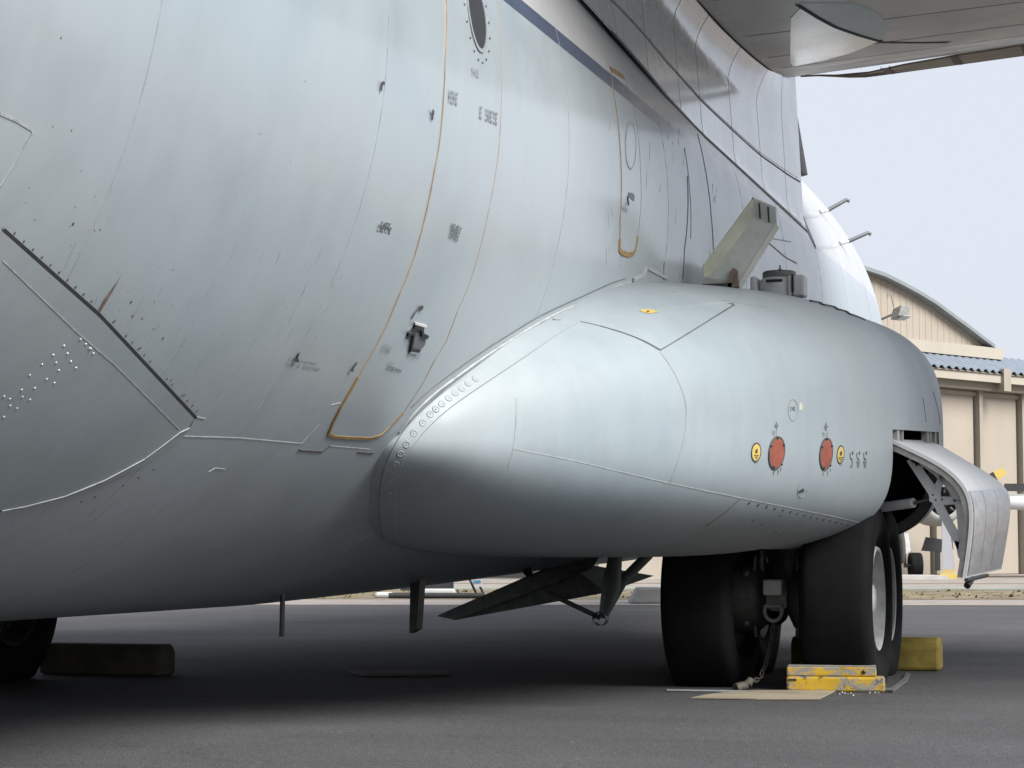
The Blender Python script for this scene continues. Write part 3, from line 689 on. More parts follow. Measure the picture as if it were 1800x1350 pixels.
ribbon(fus, [(y, math.asin((lerp1([(10.5, 3.46), (11.8, 3.35), (12.8, 3.30), (16.6, 3.24)], y)-ZC)/RF)-.004) for y in (10.6, 11.2, 11.8, 12.3, 12.8, 14, 15.5, 16.5)], .018, 'panel_gap', M['seam'], FAIR, .003)
mb = MB(); a = [at_ax(1388, 196, 1, 16.6), at_ax(1406, 300, 1, 16.6), at_ax(1395, 303, 1, 16.6), at_ax(1386, 200, 1, 16.6)]
mb.prism(a, (-.02, .5, .05)); mb.build('flap_seal', M['dark'], FAIR)
ribbon(fus, [(16.45, R_(17)), (16.62, R_(14.5)), (16.72, R_(13.2)), (16.76, R_(13.6)), (16.6, R_(17)), (16.55, R_(20))], .02, 'panel_gap', M['seam'], FAIR, .003)

# ---- wing
LOW = [(0, 4.75), (.06, 4.42), (.18, 4.2), (.4, 4.07), (.6, 4.055), (.78, 4.13), (.86, 4.235), (.94, 4.365), (1, 4.47)]
UPP = [(0, 4.75), (.05, 5.05), (.3, 5.35), (.6, 5.2), (1, 4.53)]
def wle(x): return 8.0+.47*max(0, x+2.75)
def wte(x): return 16.5+max(0, x-4.5)*.25
def wingp(x, c, upper=False, off=0):
    k = (wte(x)-wle(x))/8.5; y = wle(x)+c*(wte(x)-wle(x))
    z = smooth_tab(UPP if upper else LOW, c); z = 4.5+(z-4.5)*k+.072*(min(x, 2)+2.75)
    return V((x, y, z-off))
cs = [i/48 for i in range(49)]
for sgn, nm in ((1, 'wing'), (-1, 'wing')):
    mb = MB(); xs = [-3.3, -2.75]+[-2.5+.5*i for i in range(36)]; L = len(cs)
    def mx(p): return p if sgn > 0 else V((2*XC-p.x, p.y, p.z))
    for up in (0, 1):
        vs = [mx(wingp(x, c, up)) for x in xs for c in cs]
        mb.add(vs, [(i*L+k, i*L+k+1, (i+1)*L+k+1, (i+1)*L+k) for i in range(len(xs)-1) for k in range(L-1)], True)
    for x in (xs[0], xs[-1]):
        mb.add([mx(wingp(x, c)) for c in cs]+[mx(wingp(x, c, 1)) for c in cs[::-1]], [list(range(2*L))])
    mb.add([mx(wingp(x, 1)) for x in xs]+[mx(wingp(x, 1, 1)) for x in xs], [(i, i+1, len(xs)+i+1, len(xs)+i) for i in range(len(xs)-1)])
    o = mb.build(nm, M['wing'], AC, normals=True)
    if sgn > 0: WING = o; BW = BVHTree.FromPolygons([V(q) for q in mb.v], mb.f)
# wing centre box over the fuselage
mb = MB(); L = len(cs)
for up in (0, 1):
    vs = [wingp(-2.75, c, up)+V((dx, 0, .01*(1 if up else 0))) for dx in (-.5, -3.6) for c in cs]; mb.add(vs, [(k, k+1, L+k+1, L+k) for k in range(L-1)], True)
mb.build('wing_centre_section', M['fair'], AC)
def W2(pts):
    o = []
    for p in pts:
        r = BW.ray_cast(CAM, ray(*p))[0]
        if r: x = r.x; o.append((x, (r.y-wle(x))/(wte(x)-wle(x))))
    return o
def wsurf(x, c, off=0): return wingp(x, c, False, off)
def flsurf(x, c, off=0): return wingp(x, c, False, off+.075*max(0, (c-.935)/.065)*sstep(-2.75, -2.2, x))
csm = [.30, .52, .64, .735, .80, .86, .915]
for i in range(len(csm)-1):
    for x0, x1 in ((-2.6, -.6), (-.6, 2.0), (2.0, 5.0)):
        lp = [(x0+.01, csm[i]+.0015), (x1-.01, csm[i]+.0015), (x1-.01, csm[i+1]-.0015), (x0+.01, csm[i+1]-.0015)]
        patch(wsurf, dens(lp, True, .25, (1, 6)), 'wing_panel', M['wing'], WING, .004, 6)
mb = MB()
for c in csm: ribbon_mb(mb, wsurf, [(-2.6+.4*i, c) for i in range(20)], .02, .0012)
o = mb.build('panel_gap', M['dark'], WING); o['kind'] = 'stuff'
wp = W2([(1390, 30), (1408, 12), (1440, 32), (1470, 47), (1510, 60), (1545, 71), (1500, 90), (1450, 104), (1395, 115), (1389, 108)])
print('wing panel uv', [(round(a, 2), round(b, 3)) for a, b in wp])
if len(wp) > 4:
    RP = patch(wsurf, dens(wp, True, .1, (1, 8)), 'wing_root_panel', M['wingw'], WING, .007, 8)
gp = W2([(1400, 4), (1440, 4), (1500, 4), (1530, 14), (1550, 28), (1559, 45), (1556, 60), (1546, 69), (1510, 58), (1470, 45), (1440, 30), (1410, 12)])
if len(gp) > 4: patch(wsurf, dens(gp, True, .1, (1, 8)), 'wing_root_panel', M['wingg'], WING, .008, 8)
dl = W2([(1402, 6), (1440, 30), (1470, 46), (1510, 60), (1548, 71)])
if len(dl) > 1: ribbon(wsurf, dl, .035, 'panel_gap', M['dark'], WING, .011)
dl = W2([(1545, 73), (1600, 74), (1668, 73)])
if len(dl) > 1: ribbon(wsurf, dl, .05, 'panel_gap', M['dark'], WING, .006)
# flap behind the trailing edge, primer coloured with ribs
M['tan'] = plain('tan_primer', (.50, .39, .27), .6, 0, .2, 4)
fl = [(-2.74, .992), (-2.3, .982), (-1.9, .958), (-1.5, .947), (-1.0, .942), (0, .938), (2, .935), (5, .935), (5, .999), (2, .999), (0, .999), (-1.5, .999), (-2.74, .999)]
FLAP = patch(flsurf, dens(fl, True, .12, (1, 4)), 'flap', M['tan'], WING, .010, 5)
for k in range(11):
    x = -2.05+k*.52; c0 = .955 if k == 0 else .944
    mb = MB(); ribbon_mb(mb, flsurf, [(x, c0), (x, .97), (x, .996)], .07, .014); mb.build('flap_rib', M['rust'], FLAP)
# ---- gear door, open
DF = [(-1.54, 1.40), (-1.44, 1.35), (-1.33, 1.30), (-1.25, 1.26), (-1.19, 1.20), (-1.13, 1.15), (-1.10, 1.08), (-1.09, 1.01), (-1.09, .91), (-1.11, .79), (-1.14, .62)]
DA = [(-1.56, 1.50), (-1.47, 1.46), (-1.37, 1.38), (-1.26, 1.32), (-1.17, 1.265), (-1.10, 1.22), (-1.05, 1.16), (-1.04, 1.10), (-1.05, 1.01), (-1.09, .80), (-1.12, .65)]
def resamp(a, n=25):
    out = []; m = len(a)-1
    for i in range(n):
        u = i/(n-1)*m; k = min(int(u), m-1); t_ = u-k; p0, p1, p2, p3 = [a[max(0, min(m, k+j))] for j in (-1, 0, 1, 2)]
        out.append(tuple(.5*((2*p1[q])+(-p0[q]+p2[q])*t_+(2*p0[q]-5*p1[q]+4*p2[q]-p3[q])*t_**2+(-p0[q]+3*p1[q]-3*p2[q]+p3[q])*t_**3) for q in (0, 1)))
    return out
def relax(a, n=14):
    a = [tuple(q) for q in a]
    for _ in range(n): a = [a[0]]+[tuple((a[i-1][q]+2*a[i][q]+a[i+1][q])/4 for q in (0, 1)) for i in range(1, len(a)-1)]+[a[-1]]
    return a
DF, DA = relax(resamp(DF)), relax(resamp(DA)); GY0, GY1 = 12.2, 14.45
def gd(u, v, off=0):     # u along the door (front 0 to aft 1), v = profile index
    k = min(int(v*24), 23); t_ = v*24-k
    f = [DF[k][q]*(1-t_)+DF[k+1][q]*t_ for q in (0, 1)]; a = [DA[k][q]*(1-t_)+DA[k+1][q]*t_ for q in (0, 1)]
    p = V((f[0]*(1-u)+a[0]*u, GY0+(GY1-GY0)*u, f[1]*(1-u)+a[1]*u))
    d = V((DF[min(k+1, 24)][0]-DF[k][0], 0, DF[min(k+1, 24)][1]-DF[k][1])).normalized(); n = V((-d.z, 0, d.x))
    return p+n*off
nu, nv = 15, 25; mb = MB()
for off, fl_ in ((0, 0), (-.02, 1)):
    vs = [gd(i/(nu-1), j/(nv-1), off) for i in range(nu) for j in range(nv)]
    fs = [(i*nv+j, i*nv+j+1, (i+1)*nv+j+1, (i+1)*nv+j) for i in range(nu-1) for j in range(nv-1)]
    mb.add(vs, [f[::-1] for f in fs] if fl_ else fs, True)
lp = [(i/(nu-1), 0) for i in range(nu)]+[(1, j/(nv-1)) for j in range(nv)]+[(1-i/(nu-1), 1) for i in range(nu)]+[(0, 1-j/(nv-1)) for j in range(nv)]
vs = [gd(*q) for q in lp]+[gd(*q, -.02) for q in lp]; m_ = len(lp); mb.add(vs, [(i, (i+1) % m_, m_+(i+1) % m_, m_+i) for i in range(m_)])
GD = mb.build('gear_door', M['white'], AC)
GD['label'] = 'curved gear door swung outward'
# bare metal lower skin sheet on the door
mb = MB(); v0 = 14/24
vs = [gd(.02+.96*i/14, .56+.43*j/12, .004) for i in range(15) for j in range(13)]; mb.add(vs, [(i*13+j, i*13+j+1, (i+1)*13+j+1, (i+1)*13+j) for i in range(14) for j in range(12)], True)
mb.build('bare_skin_sheet', M['bare'], GD)
mb = MB()
for u in (.3, .62): ribbon_mb(mb, lambda a, b, o=0: gd(a, b, o+.004), [(u, .57+.04*j) for j in range(11)], .012, .001)
mb.build('sheet_joint', M['seam'], GD)
def rim_strip(v0, v1, wd0, wd1, y, name, mat, th=.03):     # frame flange hugging the inner face
    mb = MB(); n = 30; o = []; i_ = []
    for k in range(n+1):
        v = v0+(v1-v0)*k/n; o.append(gd(0, v, -.021)); i_.append(gd(0, v, -.021-(wd0+(wd1-wd0)*k/n)))
    vs = [p+V((0, y-GY0, 0)) for p in o+i_]; vs2 = [p+V((0, th, 0)) for p in vs]
    m_ = n+1
    for k in range(n):
        mb.hexa([vs[k], vs[k+1], vs[m_+k+1], vs[m_+k], vs2[k], vs2[k+1], vs2[m_+k+1], vs2[m_+k]])
    return mb.build(name, mat, GD)
rim_strip(.0, 1, .034, .028, GY0+.005, 'door_frame_flange', M['gearpaint'], .05)
# truss of flat bars in the first rib
TY = GY0+.16
def tp3(px, py): return at_ax(px, py, 1, TY)
def flat(a, b, w0, w1, name='rib_bar', th=.02, mat=None, parent=None):
    a, b = V(a), V(b); d = (b-a).normalized(); n = V((0, 1, 0)); s_ = d.cross(n).normalized()
    mb = MB(); mb.prism([a-s_*w0/2, b-s_*w1/2, b+s_*w1/2, a+s_*w0/2], (0, th, 0)); return mb.build(name, mat or M['rib'], parent or GD)
flat(tp3(1600, 806), tp3(1641, 866), .05, .058); flat(tp3(1641, 872), tp3(1690, 962), .05, .05)
flat(tp3(1640, 872), tp3(1664, 826), .035, .05, th=.018); flat(tp3(1640, 880), tp3(1690, 880), .05, .04, th=.019)
mb = MB(); mb.prism([tp3(*q)-V((0, .006, 0)) for q in ((1633, 869), (1643, 861), (1653, 865), (1655, 883), (1646, 888), (1634, 881))], (0, .025, 0)); mb.build('gusset_plate', M['rib'], GD)
arc_o = [(1600, 800), (1625, 812), (1648, 826), (1668, 844), (1682, 864), (1692, 890), (1694, 920), (1693, 960)]
arc_i = [(1602, 812), (1626, 823), (1642, 835), (1658, 851), (1671, 869), (1680, 892), (1683, 920), (1684, 950)]
mb = MB()
for k in range(len(arc_o)-1):
    q = [tp3(*arc_o[k]), tp3(*arc_o[k+1]), tp3(*arc_i[k+1]), tp3(*arc_i[k])]; mb.prism(q, (0, .022, 0))
mb.build('rib_web', M['rib'], GD)
mb = MB(); mb.prism([tp3(*q) for q in ((1678, 950), (1693, 955), (1692, 992), (1684, 978))], (0, .02, 0)); mb.build('rib_web', M['rib'], GD)
mb = MB()
for q in ((1611, 818), (1641, 826), (1660, 838), (1640, 870), (1645, 879), (1656, 878), (1678, 881), (1687, 957)):
    mb.dome(tp3(*q)-V((0, .007, 0)), (0, -1, 0), .006, .003)
mb.build('rib_bolt', M['dark'], GD)['kind'] = 'stuff'
mb = MB(); a, b = tp3(1606, 884), tp3(1520, 897)+V((-.1, .25, 0)); mb.tube([b, a], .028, 14); ACT = mb.build('actuator', M['white'], GD)
mb = MB(); mb.tube([a, tp3(1632, 879)], .010, 8); mb.build('actuator_rod', M['steel'], ACT)
mb = MB(); e = gd(0, 1); e2 = gd(.55, 1); mb.tube([e+V((0, .02, -.01)), e2+V((0, 0, -.015))], .012, 8); mb.tube([e+(e2-e)*.25+V((0, 0, -.01)), e+(e2-e)*.2+V((-.02, 0, -.05))], .02, 8); mb.build('door_roller', M['dark'], GD)
mb = MB()   # cast edge fitting on the front lower part
mb.prism([tp3(*q)-V((0, .1, 0)) for q in ((1697, 925), (1708, 922), (1706, 965), (1699, 1014), (1690, 985), (1688, 960))], (0, .06, 0)); mb.build('edge_fitting', M['bare'], GD)

# ---- open hatch and filler valve on the pod top
HB = 11.75
def hp(px, py, y=HB): return at_ax(px, py, 1, y)
bl, br, tr, tl_ = hp(1236, 500), hp(1298, 505), hp(1366, 395), hp(1325, 378)
nrm = V((0, -.03, .095))
corners = [bl, br, tr, tl_]
HATCH = empty('hatch_door', (bl+br)/2, AC)
mb = MB(); mb.prism(corners, (.008, .02, -.015)); mb.build('hatch_plate', M['hatchgrey'], HATCH)
for i, (mt) in enumerate(('hatchgrey', 'hatchgrey', 'hatchgrey', 'primer')):
    a, b = corners[i], corners[(i+1) % 4]; n2 = nrm if i > 1 else nrm*(.4 if i == 0 else .12); mb = MB(); ins = ((corners[(i+2) % 4]+corners[(i+3) % 4])/2-(a+b)/2).normalized()*.008
    mb.hexa([a, b, b+ins, a+ins, a+n2, b+n2, b+ins+n2, a+ins+n2]); mb.build('hatch_lip', M[mt], HATCH)
for t_ in (.28, .66):
    p = tl_.lerp(tr, t_); mb = MB(); mb.box(p+nrm*.5-V((0, .005, .012)), (.004, 0, -.002), nrm*.42, (0, .002, .003)); mb.build('lip_slot', M['dark'], HATCH)
p = hp(1291, 490); mb = MB(); mb.prism([p+V((-.035, -.03, -.05)), p+V((.03, -.03, -.05)), p+V((.02, -.03, .045)), p+V((0, -.03, .06)), p+V((-.02, -.03, .03))], (0, .03, 0)); mb.build('hatch_bracket', M['rust'], HATCH)
p = hp(1262, 503); mb = MB(); mb.box(p, (.085, 0, 0), (0, .03, 0), (0, 0, .012)); mb.build('hatch_hinge', M['dark'], HATCH)
VB = V((-2.32, 13.15, 0)); VB = at_ax(1370, 500, 1, 13.15); vz = VB.z
VALVE = empty('filler_valve', (VB.x, VB.y, vz-.05), AC)
mb = MB(); mb.lathe((VB.x, VB.y, vz-.10), (0, 0, 1), [(.125, 0), (.125, .10), (.115, .13), (.098, .14), (0, .14)], 24); mb.build('valve_body', M['valve'], VALVE, sharp=40)
mb = MB(); mb.lathe((VB.x, VB.y, vz+.040), (0, 0, 1), [(.10, 0), (.104, .005), (.104, .032), (.095, .04), (0, .04)], 24); mb.build('valve_cap', M['gearpaint'], VALVE, sharp=40)
mb = MB(); mb.lathe((VB.x+.005, VB.y, vz+.080), (0, 0, 1), [(.012, 0), (.012, .015), (.005, .02), (.005, .04), (0, .042)], 10); mb.build('valve_stud', M['gearpaint'], VALVE)
for dx, wd in ((-.14, .02), (.085, .012), (.14, .035)):
    mb = MB(); mb.box((VB.x+dx, VB.y-.06, vz-.025), (wd, 0, 0), (0, .07, 0), (0, 0, .065)); bevel(mb.build('valve_flange', M['valve'], VALVE), .012)
mb = MB(); mb.box((VB.x+.105, VB.y-.135, vz-.01), (.006, 0, 0), (0, .004, 0), (0, 0, .055)); mb.build('valve_gap', M['dark'], VALVE); mb = MB(); mb.box((VB.x-.01, VB.y-.125, vz+.01), (.05, 0, 0), (0, .006, 0), (0, 0, .008)); mb.build('valve_gap', M['dark'], VALVE)
RB([(1425, 524), (1450, 528), (1475, 533), (1500, 540), (1518, 547)], .022, 'pod_top_strip', 'seam', .008)
# sealant and pipes at the root above the pod
ribbon(fus, F2([(1112, 492), (1124, 488), (1131, 485), (1137, 470), (1168, 487), (1172, 490)]), .02, 'sealant_line', M['strip'], FUS, .006)
for pts, wd, mt in (([(1167, 462), (1166, 492)], .012, 'seam'), ([(1208, 310), (1203, 440), (1200, 490)], .012, 'seam'), ([(1226, 236), (1240, 300), (1250, 380), (1254, 440)], .014, 'seam'), ([(1203, 260), (1212, 330), (1214, 420)], .008, 'seamlt'), ([(1390, 425), (1360, 420), (1300, 400)], .008, 'seamlt'), ([(1352, 428), (1380, 452), (1400, 463)], .012, 'seam')):
    q = F2(pts)
    if len(q) > 1: ribbon(fus, q, wd, 'panel_gap', M[mt], FUS, .002)
mb = MB(); rs = random.Random(3)
for i in range(24):
    x, y = rs.uniform(1060, 1260), rs.uniform(210, 470); a = fuv(x, y); b = fuv(x-rs.uniform(-1, 3), y+rs.uniform(8, 40))
    if a and b: ribbon_mb(mb, fus, [a, b], rs.uniform(.004, .009), .0006)
mb.build('grime_streak', M['seamlt'], FUS)['kind'] = 'stuff'

# ---- aerials and drain masts
for base, kn, tip in (((1441, 373), (1456, 369), (1488, 351)), ((1476, 428), (1492, 424), (1526, 409))):
    b = onf(*base) or onf(base[0]-6, base[1]); d = (b-CAM).dot(GF); k = at_dep(*kn, d+.1); e = at_dep(*tip, d+.15); h = at_dep(tip[0]+5, tip[1]+3.5, d+.15)
    mb = MB(); mb.tube([k, e, h], [.018, .016, .018], 8); A_ = mb.build('aerial_mast', M['grey'], AC)
    mb = MB(); mb.tube([b, k], [.02, .012], 8); mb.build('mast_foot', M['white'], A_)
for pxs, r, nm in ((((497, 1046), (495, 1119)), .013, 'drain_mast'), (((735, 1022), (731, 1110)), .0, 'drain_mast')):
    a = onf(*pxs[0]); e = at_ax(*pxs[1], 1, a.y)
    mb = MB()
    if r: mb.tube([a+V((0, 0, .02)), e], r, 10)
    else: mb.prism([a+V((-.03, -.05, .03)), a+V((.03, -.05, .03)), e+V((.022, -.05, .015)), e+V((-.022, -.05, -.01))], (0, .10, 0))
    mb.build(nm, M['steel'], AC)
a = onf(928, 1000); mb = MB(); mb.tube([a+V((0, 0, .03)), a+V((0, 0, -.03)), a+V((0, 0, -.05))], [.035, .033, .012], 10); mb.build('drain_mast', M['steel'], AC)
# opposite gear door hanging below the belly
BD = 15.2
def bp_(px, py, y=BD): return at_ax(px, py, 1, y)
BDOOR = empty('belly_door', bp_(1050, 1000), AC)
mb = MB(); mb.hexa([bp_(768, 1083, 15.0), bp_(800, 1090, 15.0), bp_(1065, 1042, 15.0), bp_(985, 1000, 15.0), bp_(768, 1082, 15.06), bp_(805, 1088, 15.9), bp_(1150, 1012, 15.9), bp_(990, 985, 15.06)]); mb.build('door_skin', M['gearpaint'], BDOOR)
mb = MB(); mb.prism([bp_(768, 1083, 14.97), bp_(800, 1090, 14.97), bp_(950, 1034, 14.97), bp_(1040, 1000, 14.97), bp_(1055, 975, 14.97), bp_(985, 992, 14.97)], (0, .02, 0)); mb.build('door_edge', M['gearpaint'], BDOOR)
mb = MB(); mb.tube([bp_(1060, 1086, 14.9), bp_(1075, 1030, 14.9), bp_(1082, 975, 14.9)], [.035, .07, .05], 8); mb.tube([bp_(1060, 1086, 14.9), bp_(1095, 1020, 14.95), bp_(1140, 975, 15.1)], [.03, .04, .04], 8); mb.build('door_strut', M['olive'], BDOOR)
mb = MB(); mb.tube([bp_(1055, 1086, 14.9), bp_(962, 1042, 14.9)], .018, 8); mb.lathe(bp_(1056, 1087, 14.88), (0, 1, 0), [(.05, -.05), (.05, .05)], 12); mb.build('door_rod', M['gearpaint'], BDOOR)

# ---- landing gear
def tyre_prof(r, wdt, rr):
    h = wdt/2
    return [(rr, -h*.62), (rr+.02, -h*.78), (r*.72, -h*.98), (r*.82, -h), (r*.92, -h*.97), (r*.972, -h*.88), (r*.992, -h*.72), (r, -h*.4), (r, h*.4), (r*.992, h*.72), (r*.972, h*.88), (r*.92, h*.97), (r*.82, h), (r*.72, h*.98), (rr+.02, h*.78), (rr, h*.62)]
def wheel(parent, x, y, out, rimmat='rim'):    # out: +1 the rim dish faces +X
    mb = MB(); mb.lathe((x, y, .50), (1, 0, 0), tyre_prof(.545, .40, .285), 56, True)
    mb.v = [(a, b+(0 if c > .03 else (b-y)*.12), max(c, .002)) for a, b, c in mb.v]     # weight flattens the contact patch
    t = mb.build('tyre', M['rubber'], parent)
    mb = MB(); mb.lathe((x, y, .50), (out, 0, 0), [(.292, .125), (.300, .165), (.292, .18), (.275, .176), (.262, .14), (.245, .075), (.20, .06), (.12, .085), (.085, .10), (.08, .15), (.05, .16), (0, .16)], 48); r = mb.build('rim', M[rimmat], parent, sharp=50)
    mb = MB()
    for k in range(12):
        a = 2*math.pi*k/12; mb.lathe((x+out*.062, y+.20*math.cos(a), .50+.20*math.sin(a)), (out, 0, 0), [(.016, 0), (.016, .016), (0, .016)], 6, False)
    mb.build('rim_bolt', M['steel'], r)
    mb = MB(); mb.lathe((x, y, .50), (-out, 0, 0), [(.29, .12), (.285, .155), (.275, .16), (.20, .14), (.195, .27), (.17, .30), (.10, .335), (0, .335)], 40); mb.build('brake_drum', M['darkmetal'], parent, sharp=50)
    return t
def bogie(x, y, nm, rimmat='rim'):
    G = empty(nm, (x, y, 0), AC)
    for dy, dx in ((0, 0), (1.22, -.09)):
        for s_ in (-1, 1): wheel(G, x+s_*.392+dx, y+dy, s_, rimmat)
        mb = MB(); mb.tube([(x-.32+dx, y+dy, .50), (x+.32+dx, y+dy, .50)], .055, 12); mb.build('axle', M['steel'], G)
    mb = MB(); mb.tube([(x, y-.10, .50), (x, y+.3, .52), (x-.05, y+.9, .52), (x-.09, y+1.32, .50)], [.075, .10, .10, .075], 14); mb.build('bogie_beam', M['gearpaint'], G)
    mb = MB(); mb.tube([(x-.04, y+.6, .5), (x-.06, y+.62, 1.0), (x-.2, y+.66, 1.7)], [.10, .115, .13], 16); mb.build('main_strut', M['gearpaint'], G)
    mb = MB(); mb.tube([(x-.10, y-.02, .62), (x-.09, y-.04, .8), (x-.14, y+.05, 1.15)], .028, 8); mb.tube([(x+.10, y, .62), (x+.12, y, .84), (x+.05, y+.2, 1.2)], .02, 8); mb.tube([(x-.2, y-.05, .78), (x-.02, y-.05, .79)], .012, 6); mb.build('brake_rod', M['steel'], G)
    for s_ in (-1, 1):
        mb = MB()
        for k in range(5):
            mb.lathe((x+s_*.17, y-.10, .36+.07*k), (0, -1, 0), [(.03, 0), (.03, .04), (.015, .05), (0, .05)], 10)
        mb.tube([(x+s_*.12, y-.09, .28), (x+s_*.135, y-.12, .5), (x+s_*.12, y-.09, .74)], .014, 8)
        mb.build('brake_pistons', M['steel'], G)
    mb = MB(); mb.box((x, y-.16, .565), (.055, 0, 0), (0, .07, 0), (0, 0, .045)); bevel(mb.build('jack_block', M['rim'], G), .012)
    return G
GX, GYA = -2.215, 12.36
G1 = bogie(GX, GYA, 'main_gear')
G2 = bogie(-7.12, 10.2, 'main_gear', 'shaderim')

# ================================================================== THINGS ROUND THE GEAR
M['chocky'] = None
def chock_mat():
    m, n, l, b = new_mat('worn_yellow_paint'); co = coords(n)
    base = ramp(n, l, noise(n, l, co, 6, 4), [(.3, (.44, .26, .010)), (.7, (.55, .35, .02))])
    wear = ramp(n, l, noise(n, l, co, 9, 8, .75, (1, 1, 2.2)), [(.49, 0), (.56, 1)])
    c = mixc(n, l, wear, base, (.24, .235, .21)); dirt = ramp(n, l, noise(n, l, co, 14, 7, .8), [(.55, 0), (.64, .95)]); c = mixc(n, l, dirt, c, (.03, .028, .025))
    l.new(c, b.inputs['Base Color']); b.inputs['Roughness'].default_value = .75; bump(n, l, b, noise(n, l, co, 60, 4), .5, .003); return m
M['chocky'] = chock_mat()
M['timber'] = plain('weathered_grey_timber', (.36, .35, .32), .85, 0, .3, 12, .002)
CH = empty('wheel_chock', (-1.83, 11.93, 0), rz=.16); tag(CH, 'worn yellow timber chock lying in front of the outer front tyre', 'wheel chock', 'yellow wheel chocks')
inv = world_of(CH)
def loc(p): return inv @ V(p)
mb = MB(); mb.box(loc((0, 0, .043)), inv.to_3x3() @ V((.268, 0, 0)), inv.to_3x3() @ V((0, .065, 0)), (0, 0, .041)); bevel(mb.build('timber', M['chocky'], CH), .012)
mb = MB(); mb.box(loc((-.022, .005, .112)), inv.to_3x3() @ V((.244, 0, 0)), inv.to_3x3() @ V((0, .06, 0)), (0, 0, .0265)); bevel(mb.build('timber', M['chocky'], CH), .008)
mb = MB(); mb.box(loc((-.018, .002, .141)), inv.to_3x3() @ V((.238, 0, 0)), inv.to_3x3() @ V((0, .055, 0)), (0, 0, .003)); mb.build('worn_edge', M['timber'], CH)
mb = MB(); mb.box(loc((-.235, -.066, .066)), inv.to_3x3() @ V((.022, 0, 0)), inv.to_3x3() @ V((0, .003, 0)), (0, 0, .006)); mb.build('split', M['dark'], CH)
for p in ((.155, -.0575, .112),):
    mb = MB(); mb.lathe(loc(p), inv.to_3x3() @ V((0, -1, 0)), [(.012, 0), (.012, .004), (0, .004)], 8); mb.build('bolt_head', M['steel'], CH)
def block_chock(x0, x1, y, hgt, dp, label, dull=None, grp='yellow wheel chocks'):
    mb = MB(); n = []
    for (a, b) in ((-dp/2, 0), (dp/2, 0), (dp/2, hgt*.75), (dp*.3, hgt), (-dp*.3, hgt), (-dp/2, hgt*.75)): n.append(V((x0, y+a, b+.002)))
    mb.prism(n, (x1-x0, 0, 0)); o = bevel(mb.build('wheel_chock', dull or M['chocky']), .02); return tag(o, label, 'wheel chock', grp)
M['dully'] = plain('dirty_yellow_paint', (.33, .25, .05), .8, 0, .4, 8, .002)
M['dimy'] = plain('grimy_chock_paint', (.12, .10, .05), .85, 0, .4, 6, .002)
block_chock(-2.45, -1.49, 14.18, .21, .24, 'dirty yellow block chock sticking out behind the rear outer tyre', M['dully'])
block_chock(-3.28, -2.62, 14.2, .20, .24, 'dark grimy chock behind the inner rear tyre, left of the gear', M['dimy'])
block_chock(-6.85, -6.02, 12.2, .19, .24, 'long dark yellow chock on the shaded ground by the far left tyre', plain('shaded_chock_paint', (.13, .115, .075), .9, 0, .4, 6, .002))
# tie-down chain
CHN = tag(empty('tie_down_chain', (-2.19, 11.6, 0)), 'rusty chain with shackle hanging from the gear axle to the ground', 'chain')
c0 = V((GX, GYA-.20, .46)); pts = [c0+V((0, 0, -.10)), c0+V((-.01, -.02, -.2)), c0+V((-.03, -.08, -.32)), c0+V((-.05, -.16, -.40)), V((GX-.10, GYA-.50, .03))]
mb = MB(); ring = [c0+V((.05*math.cos(a), 0, -.03+.055*math.sin(a))) for a in [R_(150+240*k/12) for k in range(13)]]; mb.tube(ring, .012, 8); mb.tube([c0+V((-.05, 0, .0)), c0+V((.05, 0, .0))], .012, 8); mb.build('shackle', M['gearpaint'], CHN)
link_me = None; L_ = []
for a, b in zip(pts, pts[1:]):
    m_ = max(1, round((b-a).length/.034)); L_ += [(a+(b-a)*j/m_, (b-a).normalized()) for j in range(m_)]
for i, (p, d) in enumerate(L_):
    if link_me is None:
        mb = MB(); oval = []
        for k in range(12):
            a = 2*math.pi*k/12; oval.append(V((.011*math.cos(a), 0, .013*math.sin(a)+math.copysign(.009, math.sin(a)))))
        mb.tube(oval+[oval[0]], .0045, 6, False); lk = mb.build('chain_link', M['chain'], CHN); link_me = lk.data
    else: lk = link(bpy.data.objects.new('chain_link', link_me), CHN)
    q = d.to_track_quat('Z', 'Y').to_matrix().to_4x4() @ Matrix.Rotation(R_(90*(i % 2)+20), 4, 'Z'); q.translation = p
    lk.matrix_basis = q
mb = MB(); e = pts[-1]; mb.tube([e, e+V((-.05, -.05, -.015))], [.025, .03], 8); mb.tube([e+V((.02, .03, .03)), e+V((.005, .0, .0))], [.02, .026], 8); mb.build('anchor_hook', M['chain'], CHN)
# sheets on the ground beside the wheels
M['ply'] = plain('tan_board', (.42, .36, .26), .85, 0, .25, 4, .001)
def gz(px, py, z=.004): p = at_ax(px, py, 2, 0); return V((p.x, p.y, z))
mb = MB(); mb.prism([gz(1216, 1229), gz(1330, 1231), gz(1440, 1231), gz(1456, 1223), gz(1470, 1216), gz(1330, 1216), gz(1270, 1220), gz(1240, 1224)], (0, 0, .006)); tag(mb.build('ground_board', M['ply']), 'thin tan board on the asphalt under the hanging chain', 'board')
mb = MB(); mb.prism([gz(1172, 1215.5), gz(1330, 1218), gz(1330, 1216), gz(1172, 1213.6)], (0, 0, .003)); tag(mb.build('ground_strip', M['strip']), 'narrow pale strip on the asphalt before the inner front tyre', 'strip')
mb = MB()
for k in range(22):
    p = gz(random.uniform(1440, 1560), random.uniform(1216, 1224)); s_ = random.uniform(.003, .008); mb.dome((p.x, p.y, 0), (0, 0, 1), s_, s_, 5)
tag(mb.build('paint_flakes', M['strip']), kind='stuff')
